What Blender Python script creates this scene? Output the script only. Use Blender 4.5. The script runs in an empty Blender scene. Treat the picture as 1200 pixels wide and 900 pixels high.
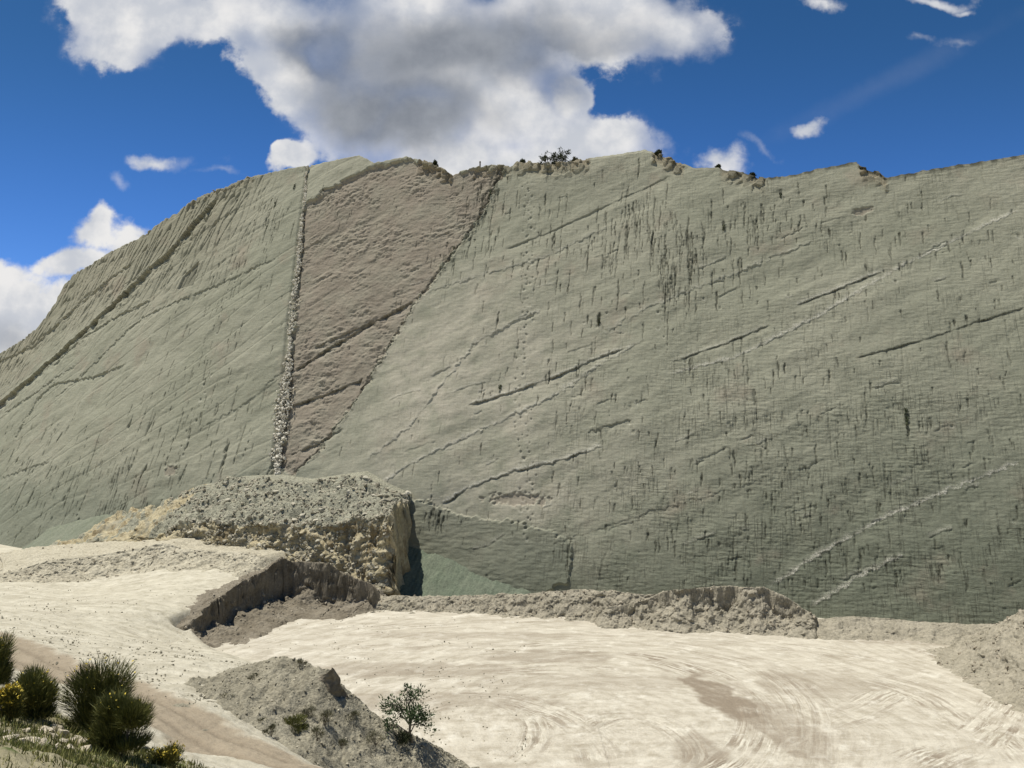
import bpy, bmesh, math, random
import numpy as np
from mathutils import Vector, Matrix, Euler

random.seed(7)
rng = np.random.default_rng(7)
R = math.radians
S = bpy.context.scene
COL = S.collection

# ------------------------------------------------------------------ camera
CZ = 25.0                      # the lookout stands this high above the pit floor
F = 900.0                      # focal length in pixels of a 1200 px wide picture
PITCH = math.atan(70 / 900)
cam_d = bpy.data.cameras.new('camera'); cam = bpy.data.objects.new('camera', cam_d); COL.objects.link(cam)
cam.location = (0, 0, CZ); cam.rotation_euler = (math.pi / 2 + PITCH, 0, 0)
cam_d.sensor_width = 36; cam_d.lens = 27.0; cam_d.clip_start = 0.1; cam_d.clip_end = 20000
S.camera = cam

def ray(px, py):
    """direction of a photo point; y component (distance along the ground) is 1"""
    x = (px - 600) / F; y = -(py - 450) / F
    c, s = math.cos(PITCH), math.sin(PITCH)
    d = np.array([x, c - y * s, s + y * c])
    return d / d[1]

def at_d(px, py, d):
    r = ray(px, py) * d
    return np.array([r[0], r[1], CZ + r[2]])

def at_z(px, py, z=0.0):
    r = ray(px, py)
    return at_d(px, py, (z - CZ) / r[2])

# ------------------------------------------------------------------ noise
def _h(ix, iy, seed):
    h = (ix.astype(np.int64) * 374761393 + iy.astype(np.int64) * 668265263 + seed * 974634777) & 0xffffffff
    h = ((h ^ (h >> 13)) * 1274126177) & 0xffffffff
    h = ((h ^ (h >> 16)) * 2246822519) & 0xffffffff
    return h ^ (h >> 15)

def perlin(x, y, seed=0):
    x = np.asarray(x, float); y = np.asarray(y, float)
    xi = np.floor(x); yi = np.floor(y); fx = x - xi; fy = y - yi
    u = fx * fx * fx * (fx * (fx * 6 - 15) + 10); v = fy * fy * fy * (fy * (fy * 6 - 15) + 10)
    def g(a, b):
        ang = _h(xi + a, yi + b, seed) * (2 * math.pi / 4294967296.0)
        return np.cos(ang) * (fx - a) + np.sin(ang) * (fy - b)
    n0 = g(0, 0); n1 = g(1, 0); n2 = g(0, 1); n3 = g(1, 1)
    a = n0 + u * (n1 - n0); b = n2 + u * (n3 - n2)
    return (a + v * (b - a)) * 1.5

def fbm(x, y, oct=4, seed=0, rough=0.5):
    t = 0; a = 1.0
    for k in range(oct):
        t = t + a * perlin(x * 2 ** k + 17.3 * k, y * 2 ** k - 9.1 * k, seed + k); a *= rough
    return t

def cells(x, y, seed=0):
    """distance to nearest cell point, to the second nearest, and a random number per cell"""
    xi = np.floor(x); yi = np.floor(y)
    f1 = np.full(np.shape(x), 9.0); f2 = f1.copy(); rid = np.zeros(np.shape(x))
    for a in (-1, 0, 1):
        for b in (-1, 0, 1):
            cx = xi + a; cy = yi + b
            px = cx + _h(cx, cy, seed) / 4294967296.0; py = cy + _h(cx, cy, seed + 31) / 4294967296.0
            d = np.hypot(px - x, py - y); r = _h(cx, cy, seed + 77) / 4294967296.0
            n = d < f1
            f2 = np.where(n, f1, np.minimum(f2, d)); rid = np.where(n, r, rid); f1 = np.where(n, d, f1)
    return f1, f2, rid

def sstep(a, b, x):
    t = np.clip((x - a) / (b - a), 0, 1); return t * t * (3 - 2 * t)

def inpoly(x, y, poly):
    ins = np.zeros(np.shape(x), bool); n = len(poly)
    for i in range(n):
        x0, y0 = poly[i]; x1, y1 = poly[(i + 1) % n]
        if y0 == y1: continue
        c = ((y0 > y) != (y1 > y)) & (x < (x1 - x0) * (y - y0) / (y1 - y0) + x0)
        ins ^= c
    return ins

def seg_dist(x, y, pts, closed=False):
    """distance to a polyline, its signed side (left of travel +), position along it 0..1"""
    pts = [np.asarray(p, float)[:2] for p in pts]
    if closed: pts = pts + [pts[0]]
    L = [np.linalg.norm(pts[i + 1] - pts[i]) for i in range(len(pts) - 1)]; tot = sum(L)
    best = np.full(np.shape(x), 1e9); side = np.zeros(np.shape(x)); par = np.zeros(np.shape(x)); acc = 0
    for i in range(len(pts) - 1):
        d = pts[i + 1] - pts[i]
        t = np.clip(((x - pts[i][0]) * d[0] + (y - pts[i][1]) * d[1]) / (L[i] ** 2 + 1e-9), 0, 1)
        qx = x - pts[i][0] - t * d[0]; qy = y - pts[i][1] - t * d[1]
        dd = np.hypot(qx, qy); n = dd < best
        best = np.where(n, dd, best)
        side = np.where(n, np.sign(d[0] * qy - d[1] * qx), side)
        par = np.where(n, (acc + t * L[i]) / tot, par); acc += L[i]
    return best, side, par

def sdf_poly(x, y, poly):
    d, _, _ = seg_dist(x, y, poly, True)
    return np.where(inpoly(x, y, poly), d, -d)       # positive inside

# ------------------------------------------------------------------ meshes
def mesh_obj(name, verts, faces, mats, parent=None, smooth=True, attrs=None, fmat=None):
    verts = np.ascontiguousarray(verts, np.float32); me = bpy.data.meshes.new(name)
    if isinstance(faces, np.ndarray):
        nf, k = faces.shape
        me.vertices.add(len(verts)); me.vertices.foreach_set('co', verts.ravel())
        me.loops.add(nf * k); me.loops.foreach_set('vertex_index', np.ascontiguousarray(faces, np.int32).ravel())
        me.polygons.add(nf); me.polygons.foreach_set('loop_start', np.arange(0, nf * k, k, dtype=np.int32))
        me.update(calc_edges=True)
    else:
        me.from_pydata([tuple(map(float, v)) for v in verts], [], faces); me.update()
    me.polygons.foreach_set('use_smooth', np.full(len(me.polygons), smooth))
    for m in (mats if isinstance(mats, (list, tuple)) else [mats]): me.materials.append(m)
    if fmat is not None: me.polygons.foreach_set('material_index', np.asarray(fmat, np.int32))
    for k, a in (attrs or {}).items():
        a = np.asarray(a, np.float32)
        if a.ndim == 2:
            at = me.attributes.new(k, 'FLOAT_VECTOR', 'POINT'); at.data.foreach_set('vector', np.ascontiguousarray(a).ravel())
        else:
            at = me.attributes.new(k, 'FLOAT', 'POINT'); at.data.foreach_set('value', np.ascontiguousarray(a).ravel())
    me.validate(); me.update()
    o = bpy.data.objects.new(name, me); COL.objects.link(o)
    if parent: o.parent = parent
    return o

def grid_faces(nr, nc):
    i = np.arange(nr * nc).reshape(nr, nc)
    return np.stack([i[:-1, :-1], i[:-1, 1:], i[1:, 1:], i[1:, :-1]], -1).reshape(-1, 4)

def tag(o, label=None, cat=None, group=None, kind=None):
    if label: o['label'] = label
    if cat: o['category'] = cat
    if group: o['group'] = group
    if kind: o['kind'] = kind
    return o

def empty(name, loc, label, cat, group=None, rz=0):
    o = bpy.data.objects.new(name, None); COL.objects.link(o); o.location = tuple(map(float, loc)); o.rotation_euler = (0, 0, rz)
    return tag(o, label, cat, group)

def copy_tree(o, parent=None):
    c = o.copy(); COL.objects.link(c)
    if parent: c.parent = parent
    for ch in list(o.children): copy_tree(ch, c)
    return c

# ------------------------------------------------------------------ materials
class NT:
    def __init__(s, tree): s.t = tree
    def n(s, typ, ins=None, **kw):
        nd = s.t.nodes.new(typ)
        for k, v in kw.items(): setattr(nd, k, v)
        for k, v in (ins or {}).items():
            if hasattr(v, 'is_output'): s.t.links.new(v, nd.inputs[k])
            else: nd.inputs[k].default_value = v
        return nd
    def m(s, op, a, b=0.0, c=0.0, clamp=False):
        return s.n('ShaderNodeMath', {0: a, 1: b, 2: c}, operation=op, use_clamp=clamp).outputs[0]
    def ramp(s, x, a, b, smooth=True):
        return s.n('ShaderNodeMapRange', {0: x, 1: a, 2: b, 3: 0.0, 4: 1.0}, interpolation_type='SMOOTHSTEP' if smooth else 'LINEAR').outputs[0]
    def mix(s, f, a, b, blend='MIX'):
        nd = s.n('ShaderNodeMix', data_type='RGBA', blend_type=blend)
        for k, v in ((0, f), (6, a), (7, b)):
            if hasattr(v, 'is_output'): s.t.links.new(v, nd.inputs[k])
            else: nd.inputs[k].default_value = v if k == 0 else (tuple(v) + (1,))[:4]
        return nd.outputs[2]
    def vec(s, v, scale=(1, 1, 1), loc=(0, 0, 0), rot=(0, 0, 0)):
        return s.n('ShaderNodeMapping', {0: v, 1: loc, 2: rot, 3: scale}).outputs[0]
    def noise(s, v, scale=1.0, detail=4.0, rough=0.5, dist=0.0, col=False):
        nd = s.n('ShaderNodeTexNoise', {'Vector': v, 'Scale': scale, 'Detail': detail, 'Roughness': rough, 'Distortion': dist})
        return nd.outputs['Color' if col else 'Fac']
    def attr(s, name, out='Fac'):
        return s.n('ShaderNodeAttribute', attribute_name=name).outputs[out]

def new_mat(name):
    m = bpy.data.materials.new(name); m.use_nodes = True; m.node_tree.nodes.clear()
    t = NT(m.node_tree)
    out = t.n('ShaderNodeOutputMaterial'); b = t.n('ShaderNodeBsdfPrincipled', {'Roughness': 0.95, 'Specular IOR Level': 0.1})
    m.node_tree.links.new(b.outputs[0], out.inputs[0])
    return m, t, b

def finish(t, b, col, height=None, strength=0.5, dist=0.1):
    t.t.links.new(col, b.inputs['Base Color'])
    if height is not None:
        bp = t.n('ShaderNodeBump', {'Strength': strength, 'Distance': dist, 'Height': height})
        t.t.links.new(bp.outputs[0], b.inputs['Normal'])

def dirt_mat(name, c1, c2, c3, scale=1.0, bump=0.6, stones=0.5):
    m, t, b = new_mat(name)
    p = t.n('ShaderNodeTexCoord').outputs['Object']
    n1 = t.noise(p, 0.35 * scale, 6, 0.6); n2 = t.noise(p, 3.0 * scale, 6, 0.7); n3 = t.noise(p, 11 * scale, 3, 0.6)
    v = t.n('ShaderNodeTexVoronoi', {'Vector': p, 'Scale': 4.5 * scale})
    v2 = t.n('ShaderNodeTexVoronoi', {'Vector': p, 'Scale': 1.8 * scale, 'Randomness': 1.0})
    col = t.mix(t.ramp(n1, 0.35, 0.65), c1, c2)
    col = t.mix(t.m('MULTIPLY', t.ramp(n2, 0.5, 0.72), 0.7), col, c3)
    sp = t.ramp(t.n('ShaderNodeSeparateColor', {0: v.outputs['Color']}).outputs[0], 0.0, 1.0, False)
    col = t.mix(stones * 0.6, col, t.mix(sp, tuple(x * 0.55 for x in c1), tuple(min(0.7, x * 1.5) for x in c2)))
    h = t.m('ADD', t.m('MULTIPLY', n2, 0.6), t.m('MULTIPLY', t.m('SUBTRACT', 1.0, v.outputs['Distance']), 0.5 * stones))
    h = t.m('ADD', h, t.m('MULTIPLY', t.m('SUBTRACT', 1.0, v2.outputs['Distance']), 0.5 * stones))
    h = t.m('ADD', h, t.m('MULTIPLY', n3, 0.25))
    finish(t, b, col, h, bump, 0.25 / scale)
    return m

# ------------------------------------------------------------------ light and sky
SUN = np.array([-0.30, 0.05, 0.95]); SUN /= np.linalg.norm(SUN)
sd = bpy.data.lights.new('sun', 'SUN'); sd.energy = 4.7; sd.angle = R(0.55); sd.color = (1.0, 0.955, 0.88)
so = bpy.data.objects.new('sun', sd); COL.objects.link(so); so.location = (0, 0, 200)
so.rotation_euler = Vector(SUN).to_track_quat('Z', 'Y').to_euler()

W = bpy.data.worlds.new('World'); S.world = W; W.use_nodes = True
t = NT(W.node_tree); W.node_tree.nodes.clear()
sky = t.n('ShaderNodeTexSky', sky_type='NISHITA', sun_disc=False, sun_elevation=math.asin(SUN[2]),
          sun_rotation=math.atan2(SUN[0], SUN[1]), altitude=2800, air_density=1.0, dust_density=0.3, ozone_density=2.5)
geo = t.n('ShaderNodeTexCoord').outputs['Generated']
sx = t.n('ShaderNodeSeparateXYZ', {0: geo})
dy = t.m('MAXIMUM', sx.outputs[1], 0.02)
gx = t.m('DIVIDE', sx.outputs[0], dy); gz = t.m('DIVIDE', sx.outputs[2], dy)
gv = t.n('ShaderNodeCombineXYZ', {0: gx, 1: gz, 2: 0.0}).outputs[0]
w1 = t.n('ShaderNodeVectorMath', {0: t.noise(gv, 5.0, 6, 0.55, col=True), 1: (0.5, 0.5, 0.5)}, operation='SUBTRACT').outputs[0]
wv = t.n('ShaderNodeVectorMath', {0: w1, 3: 0.16}, operation='SCALE').outputs[0]
wp = t.n('ShaderNodeVectorMath', {0: gv, 1: wv}, operation='ADD').outputs[0]

def sky_pt(px, py):
    r = ray(px, py); return r[0], r[2]

def blob(px, py, rx, ry, rot=0.0, v=None):
    """soft ellipse in the sky: 1 in its centre, 0 at its rim"""
    cx, cz = sky_pt(px, py)
    k = 1 / F
    mp = t.n('ShaderNodeMapping', {0: v or wp, 1: (cx, cz, 0), 2: (0, 0, R(rot)), 3: (rx * k, ry * k, 1)}, vector_type='TEXTURE')
    ln = t.n('ShaderNodeVectorMath', {0: mp.outputs[0]}, operation='LENGTH').outputs['Value']
    return t.m('SUBTRACT', 1.0, ln)

def union(bs):
    r = bs[0]
    for b in bs[1:]: r = t.n('ShaderNodeMath', {0: r, 1: b, 2: 0.25}, operation='SMOOTH_MAX').outputs[0]
    return r

big = union([blob(140, 20, 85, 52, 8), blob(230, 0, 90, 40), blob(330, 20, 105, 70, -20), blob(350, 85, 95, 62, -45), blob(420, 120, 105, 72, -20),
             blob(520, 60, 200, 130), blob(700, 20, 150, 62), blob(790, 22, 72, 46), blob(480, 150, 130, 62), blob(600, 135, 130, 58, -10),
             blob(700, 160, 92, 36, -4), blob(660, 110, 34, 40), blob(345, 178, 36, 26), blob(580, 200, 180, 40), blob(330, 168, 20, 16)])
left = union([blob(20, 345, 75, 58), blob(5, 310, 40, 34), blob(60, 350, 40, 30), blob(-20, 390, 80, 60)])
left2 = union([blob(118, 282, 34, 28), blob(150, 292, 42, 20), blob(70, 303, 44, 16), blob(128, 268, 18, 20), blob(95, 310, 60, 24)])
small = union([blob(845, 182, 44, 24), blob(830, 172, 22, 16), blob(945, 138, 20, 11), blob(963, 8, 28, 14), blob(1100, -6, 60, 12), blob(1128, 2, 18, 9),
               blob(195, 184, 38, 15)])
wisp = union([blob(210, 186, 60, 16), blob(152, 222, 14, 18), blob(1125, 55, 34, 12), blob(1075, 50, 26, 9), blob(900, 165, 30, 10, -25), blob(265, 203, 26, 9)])
det = t.noise(gv, 13.0, 9, 0.56)
det2 = t.noise(gv, 48.0, 6, 0.6)
edge = t.m('ADD', t.m('MULTIPLY', t.m('SUBTRACT', det, 0.5), 1.25), t.m('MULTIPLY', t.m('SUBTRACT', det2, 0.5), 0.45))
solid = t.m('SUBTRACT', 1.0, t.m('MULTIPLY', t.ramp(big, .12, .38), .85))
def dens(f, a, b, k=1.0): return t.ramp(t.m('ADD', f, t.m('MULTIPLY', t.m('MULTIPLY', edge, k), solid) if f is big else t.m('MULTIPLY', edge, k)), a, b)
soft = t.ramp(t.noise(gv, 6.0, 3, .5), .42, .62)
a_big = t.m('ADD', t.m('MULTIPLY', dens(big, -0.03, 0.27), t.m('SUBTRACT', 1.0, soft)), t.m('MULTIPLY', dens(big, -0.16, 0.85), soft)); a_left = dens(left, 0.0, 0.45); a_l2 = dens(left2, 0.0, 0.6, 1.3)
a_sm = t.m('MULTIPLY', dens(small, 0.05, 1.0, 1.7), 0.92); a_w = t.m('MULTIPLY', dens(wisp, 0.1, 1.3, 2.0), 0.33)
# thin streak of old contrail cirrus
streak = blob(1040, 95, 230, 20, 27, gv)
a_st = t.m('MULTIPLY', t.ramp(t.m('ADD', streak, t.m('MULTIPLY', edge, 0.9)), 0.0, 1.1), 0.045)
alpha = a_big
for q in (a_left, a_l2, a_sm, a_w, a_st): alpha = t.m('MAXIMUM', alpha, q)
front = t.ramp(sx.outputs[1], 0.05, 0.2); alpha = t.m('MULTIPLY', alpha, front)
# thick bases are grey, thin edges and sunlit tops are white
thick = union([blob(560, 55, 230, 80, 3), blob(470, 125, 135, 70, -10), blob(390, 60, 80, 45, -25)])
core = t.ramp(t.m('ADD', thick, t.m('MULTIPLY', t.m('SUBTRACT', t.noise(gv, 6, 7, 0.5), 0.5), 0.75)), -0.15, 0.65)
core2 = t.m('MULTIPLY', t.ramp(t.m('ADD', blob(-5, 395, 70, 45), t.m('MULTIPLY', edge, 0.6)), 0.0, 0.9), 0.55)
billow = t.ramp(t.noise(gv, 16, 6, 0.55), 0.35, 0.68)
core = t.m('MAXIMUM', t.m('MULTIPLY', core, t.ramp(big, 0.1, 0.45)), core2)
white = t.mix(billow, (6.3, 6.6, 7.2), (9.3, 9.2, 9.1))
grey = t.mix(t.ramp(t.noise(gv, 12, 6, 0.6), 0.3, 0.7), (2.5, 2.75, 3.2), (3.6, 3.85, 4.3))
ccol = t.mix(core, white, grey)
skyh = t.n('ShaderNodeHueSaturation', {'Saturation': 1.27, 'Value': 0.99, 'Color': sky.outputs[0]}).outputs[0]
skyc = t.mix(t.ramp(gz, .62, .18), skyh, t.mix(1.0, skyh, (1.25, 1.28, 1.6), 'MULTIPLY'))
wcol = t.mix(alpha, skyc, ccol)
bg = t.n('ShaderNodeBackground', {0: wcol, 1: 0.072})
wo = t.n('ShaderNodeOutputWorld'); W.node_tree.links.new(bg.outputs[0], wo.inputs[0])
W.cycles.sampling_method = 'MANUAL'; W.cycles.sample_map_resolution = 512

# ------------------------------------------------------------------ ground shape
A_POLY = [at_d(*p)[:2] for p in ((470, 690, 150), (455, 690, 122), (412, 676, 120), (384, 659, 120.5), (330, 652, 121.5), (285, 681, 112.5), (243, 708, 103.5), (211, 736, 97.5))] + [at_z(*p)[:2] for p in ((225, 750), (262, 771), (300, 778), (345, 800), (430, 860), (530, 912), (640, 960), (900, 1050),
                                 (1300, 1100), (1700, 900), (1500, 715), (1000, 690), (760, 668))]
CP = []
for px, py, d in ((250, 690, 114), (300, 670, 124), (215, 737, 97), (155, 772, 58), (100, 720, 92), (100, 690, 119), (180, 672, 124), (20, 690, 112),
                  (0, 745, 62), (0, 720, 84), (60, 770, 56), (345, 890, 37.7), (240, 829, 46), (222, 890, 37.5), (290, 870, 40), (370, 900, 36.6), (100, 800, 49),
                  (60, 705, 105), (200, 720, 98), (200, 760, 70), (250, 780, 58),
                  (130, 884, 25), (0, 870, 21), (205, 897, 27), (60, 850, 27), (0, 800, 33), (60, 895, 18), (200, 660, 130), (120, 664, 132), (-150, 700, 105), (-300, 760, 60),
                  (-150, 668, 150), (0, 661, 140), (0, 655, 155), (120, 658, 140)):
    CP.append(at_d(px, py, d))
CP += [np.array(p, float) for p in ((0, -3, 23.2), (-8, 4, 21), (6, 5, 20.5), (0, -30, 26), (30, -20, 24), (-40, -10, 25), (-60, 20, 20), (15, 25, 9), (-4, 18, 14), (0, 30, 9.0), (40, 20, 8), (60, 40, 5),
                                    (-60, 170, 3), (0, 160, 3), (60, 140, 1), (120, 90, 2), (-120, 60, 12))]
CP += [at_d(0, 652, 172), at_d(-100, 653, 182), at_d(60, 652, 168), at_d(-250, 655, 190), at_d(100, 653, 160), at_d(-60, 657, 160)] + [np.array([at_d(335, 780, 54)[0], 54, 7.3]), np.array([at_d(270, 790, 56)[0], 56, 8.6]), np.array([at_d(425, 780, 53)[0], 53, 3.6]), np.array([at_d(500, 780, 53)[0], 53, 1.4]), np.array([at_d(430, 900, 44)[0], 44, 5.5]), np.array([at_d(520, 900, 46)[0], 46, 2.2])]
CP = np.array(CP)
def _phi(r): return np.where(r > 1e-6, r * r * np.log(np.maximum(r, 1e-6)), 0)
def _rbf():
    n = len(CP); K = _phi(np.hypot(CP[:, None, 0] - CP[None, :, 0], CP[:, None, 1] - CP[None, :, 1])) + np.eye(n) * 2
    P = np.c_[np.ones(n), CP[:, :2]]
    M = np.block([[K, P], [P.T, np.zeros((3, 3))]])
    return np.linalg.solve(M, np.r_[CP[:, 2], 0, 0, 0])
_W = _rbf()
def zB(x, y):
    z = _W[-3] + _W[-2] * x + _W[-1] * y
    for k in range(len(CP)): z = z + _W[k] * _phi(np.hypot(x - CP[k, 0], y - CP[k, 1]))
    return z
def ground(x, y):
    x = np.asarray(x, float); y = np.asarray(y, float)
    s = sdf_poly(x, y, A_POLY)
    r = np.hypot(x, y)
    zb = np.clip(zB(x, y), 0.3, 26); zb = zb + (2.0 - zb) * sstep(230, 330, r)
    w = sstep(-1.5 - 7 * sstep(96, 75, y), 1.0, s)
    return zb * (1 - w)

# ------------------------------------------------------------------ cliff surface
DIP = R(72.5)
UMAX = 330.0
_us = np.linspace(-110, UMAX, 2201)
def _phi_u(u): return R(19) + R(19) * sstep(60, 210, u)
_ph = _phi_u(_us)
_A = at_z(1000, 727)
_du = _us[1] - _us[0]
_cx = np.cumsum(-np.cos(_ph)) * _du; _cy = np.cumsum(np.sin(_ph)) * _du
_i0 = np.argmin(abs(_us)); _cx += _A[0] - _cx[_i0]; _cy += _A[1] - _cy[_i0]
def cliff(u, v, d=0.0):
    """point of the cliff: u metres to the left along its foot, v metres up its slope, d metres out of its face"""
    u = np.asarray(u, float); p = np.interp(u, _us, _ph); cx = np.interp(u, _us, _cx); cy = np.interp(u, _us, _cy)
    h = v * math.cos(DIP) - d * math.sin(DIP)
    return np.stack([cx + np.sin(p) * h, cy + np.cos(p) * h, v * math.sin(DIP) + d * math.cos(DIP)], -1)
def to_uv(px, py):
    r = ray(px, py); u, v = (1000 - px) / 7.0, (727 - py) / 7.0
    def f(u, v):
        p = cliff(u, v); q = p - np.array([0, 0, CZ]); q = q / q[1]
        return np.array([q[0] - r[0], q[2] - r[2]])
    for _ in range(40):
        e = f(u, v); J = np.c_[(f(u + .01, v) - e) / .01, (f(u, v + .01) - e) / .01]
        s = np.linalg.solve(J, e); s = np.clip(s, -15, 15); u -= s[0]; v -= s[1]; u = min(max(u, -108), UMAX - 2)
    return np.array([u, v])

TOP = [(-60, 462), (-25, 432), (0, 413), (28, 396), (44, 385), (60, 362), (76, 333), (88, 320), (108, 309), (128, 296), (145, 287), (165, 277), (185, 264), (215, 243), (240, 227),
       (262, 219), (292, 206), (320, 201), (352, 195), (385, 189), (421, 182), (438, 191), (446, 190), (475, 183), (495, 188), (512, 194), (530, 203), (543, 199), (556, 196), (575, 192), (588, 194),
       (600, 196), (606, 190), (622, 190), (640, 193), (668, 190), (690, 186), (720, 181), (740, 177), (756, 174), (775, 180), (798, 190), (815, 196), (842, 196),
       (870, 202), (896, 209), (930, 204), (965, 196), (1004, 187), (1008, 194), (1030, 200), (1037, 207), (1062, 203), (1100, 196), (1150, 188), (1200, 179), (1300, 163), (1450, 140)]
TOPUV = np.array([to_uv(*p) for p in TOP])
TOPUV = TOPUV[np.argsort(TOPUV[:, 0])]
def vtop(u): return np.interp(u, TOPUV[:, 0], TOPUV[:, 1])
U0, U1 = TOPUV[0, 0], TOPUV[-1, 0]
print('cliff u range', U0, U1, 'top', TOPUV[:, 1].max())

NU, NV = 1800, 660
_uu = np.linspace(U0, U1, 4000); _dd = np.hypot(np.interp(_uu, _us, _cx), np.interp(_uu, _us, _cy)); _q = np.cumsum(1 / np.maximum(_dd, 60)); _q = (_q - _q[0]) / (_q[-1] - _q[0])
ug = np.interp(np.linspace(0, 1, NU), _q, _uu)
# denser columns where the cliff is near
sg = np.linspace(0, 1, NV)
UU, SG = np.meshgrid(ug, sg)
VT = vtop(UU) + 0.16 * fbm(UU * 0.9, UU * 0 + 3.3, 4, 5)
VV = -4 + (VT + 4) * SG
D = np.zeros_like(UU)
wu = UU + 0.35 * fbm(UU * 0.5, VV * 0.5, 3, 11); wv_ = VV + 0.35 * fbm(UU * 0.5, VV * 0.5, 3, 12)
def uvs(pts): return [to_uv(*p) for p in pts]
A_pink = np.zeros_like(UU); A_slab = A_pink.copy(); A_pale = A_pink.copy(); A_dark = A_pink.copy(); A_ochre = A_pink.copy()

def box(pts, m):
    p = np.array(pts); return (UU > p[:, 0].min() - m) & (UU < p[:, 0].max() + m) & (VV > p[:, 1].min() - m) & (VV < p[:, 1].max() + m)
def ledge(pix, h, decay=2.0, rim=0.0, pale=0.0, jag=0.5, dark=0.0):
    pts = uvs(pix); b = box(pts, 6)
    x = UU[b] + jag * fbm(UU[b] * 0.9, VV[b] * 0.9, 3, 41); y = VV[b] + jag * fbm(UU[b] * 0.9, VV[b] * 0.9, 3, 42)
    d, s, p = seg_dist(x, y, pts)
    if pts[-1][0] < pts[0][0]: s = -s      # travel to the right (u falls): the upper side is on the other hand
    up = s * 1.0                            # + above the line
    end = sstep(0, 0.06, p) * sstep(1, 0.94, p) * np.clip(0.75 + 0.6 * fbm(UU[b] * 0.35, VV[b] * 0.35, 3, 43), 0.15, 1.3)
    below = up < 0
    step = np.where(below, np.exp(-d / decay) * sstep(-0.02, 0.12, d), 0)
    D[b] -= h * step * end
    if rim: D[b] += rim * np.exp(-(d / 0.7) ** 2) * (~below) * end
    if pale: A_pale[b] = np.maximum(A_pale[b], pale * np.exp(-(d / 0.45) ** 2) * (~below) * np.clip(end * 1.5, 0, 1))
    if dark: A_dark[b] = np.maximum(A_dark[b], dark * np.exp(-(d / 0.35) ** 2) * below * end)  # shadow line under the ledge lip, painted into the colour

# broad undulation and bedding
_q = to_uv(530, 440); _q2 = to_uv(560, 560); A_tan = np.maximum(np.exp(-((UU - _q[0]) / 26) ** 2 - ((VV - _q[1]) / 22) ** 2), .8 * np.exp(-((UU - _q2[0]) / 26) ** 2 - ((VV - _q2[1]) / 12) ** 2)) * np.clip(.8 + .5 * fbm(UU / 14, VV / 14, 3, 10), 0, 1)
A_weave = sstep(75, 10, UU + 10 * fbm(UU / 20, VV / 20, 3, 8)) * (.35 + .65 * sstep(52, 18, VV + 8 * fbm(UU / 15, VV / 15, 3, 9))) * np.clip(.75 + .7 * fbm(UU / 12, VV / 9, 3, 13), .25, 1.2)
D += 0.45 * fbm(UU / 26, VV / 26, 3, 1) + 0.10 * fbm(UU / 5 + VV / 9, VV / 5, 3, 2)
rough = .32 + .75 * A_weave
D += rough * (0.048 * fbm(UU * 0.5, VV * 2.6, 4, 3) + 0.034 * fbm(UU * 2.2, VV * 2.2, 3, 4))
# faint diagonal ripples of the bedding
dia = (VV * 0.94 + UU * 0.34)
D += 0.05 * fbm(dia * 0.42, (UU - VV * 0.3) * 0.03, 3, 6) * sstep(-60, 20, UU)
# upright joints
lean = UU + 0.25 * fbm(UU * 0.3, VV * 0.15, 2, 21)
jn = np.abs(perlin(lean * 0.55, VV * 0.035, 22)); jm = sstep(-0.05, 0.35, fbm(UU * 0.12, VV * 0.09, 3, 23))
joint = sstep(0.055, 0.0, jn) * jm * sstep(-0.1, 0.3, perlin(lean * 0.9, VV * 0.12, 24))
jn2 = np.abs(perlin(lean * 1.15 + 50, VV * 0.06, 25))
joint = np.maximum(joint, 0.7 * sstep(0.07, 0.0, jn2) * sstep(0.05, 0.4, perlin(lean * 1.3, VV * 0.2, 26)))
joint *= .25 + .75 * A_weave
D -= 0.14 * joint
A_dark = np.maximum(A_dark, 0.6 * joint)
# left flank: more open gashes running down the slope
gl = np.abs(perlin((UU + VV * 0.05) * 0.5, VV * 0.05, 27))
gash = sstep(0.07, 0.0, gl) * sstep(0.05, 0.35, perlin(UU * 0.6, VV * 0.13, 28)) * sstep(85, 120, UU) * sstep(48, 20, VV)
D -= 0.7 * gash; D += sstep(70, 120, UU) * (.05 * fbm(UU * .2, VV * .35 + UU * .12, 4, 29) - .07 * sstep(.12, 0, np.abs(perlin(VV * .20 + UU * .11, UU * .03, 30)))); A_dark = np.maximum(A_dark, 0.5 * gash)

# pinkish panel between the white vein and the long diagonal break
PINK = uvs([(360, 238), (400, 213), (438, 196), (478, 186), (530, 202), (590, 196), (582, 215), (566, 243), (545, 280), (520, 312), (490, 350), (460, 396), (430, 444), (400, 490), (368, 530), (340, 556),
            (326, 548), (330, 500), (340, 420), (347, 330), (356, 240)])
b = box(PINK, 4)
sd_ = sdf_poly(UU[b] + 1.1 * fbm(UU[b] * 0.35, VV[b] * 0.35, 5, 51, .6), VV[b] + 0.9 * fbm(UU[b] * 0.5, VV[b] * 0.5, 4, 52), PINK)
m = sstep(-0.3, 0.3, sd_)
rubb = fbm(UU[b] * 0.5 + VV[b] * 0.2, VV[b] * 0.9, 5, 53, 0.66)
D[b] += m * (-0.50 + (0.05 + .13 * sstep(-.3, .5, fbm(UU[b] * .12, VV[b] * .16, 3, 60))) * rubb + 0.06 * np.abs(fbm(UU[b] * 1.6, VV[b] * 2.2, 3, 54)))
A_pink[b] = m * np.clip(0.85 + 0.25 * fbm(UU[b] * 0.2, VV[b] * 0.2, 3, 55), 0, 1)
DIAG = [(588, 200), (566, 243), (545, 280), (520, 312), (490, 350), (460, 396), (430, 444), (400, 490), (368, 530), (345, 552)]
pts = uvs(DIAG); b = box(pts, 5)
d, s, p = seg_dist(UU[b] + 0.6 * fbm(UU[b] * 0.7, VV[b] * 0.7, 3, 56), VV[b], pts)
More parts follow.
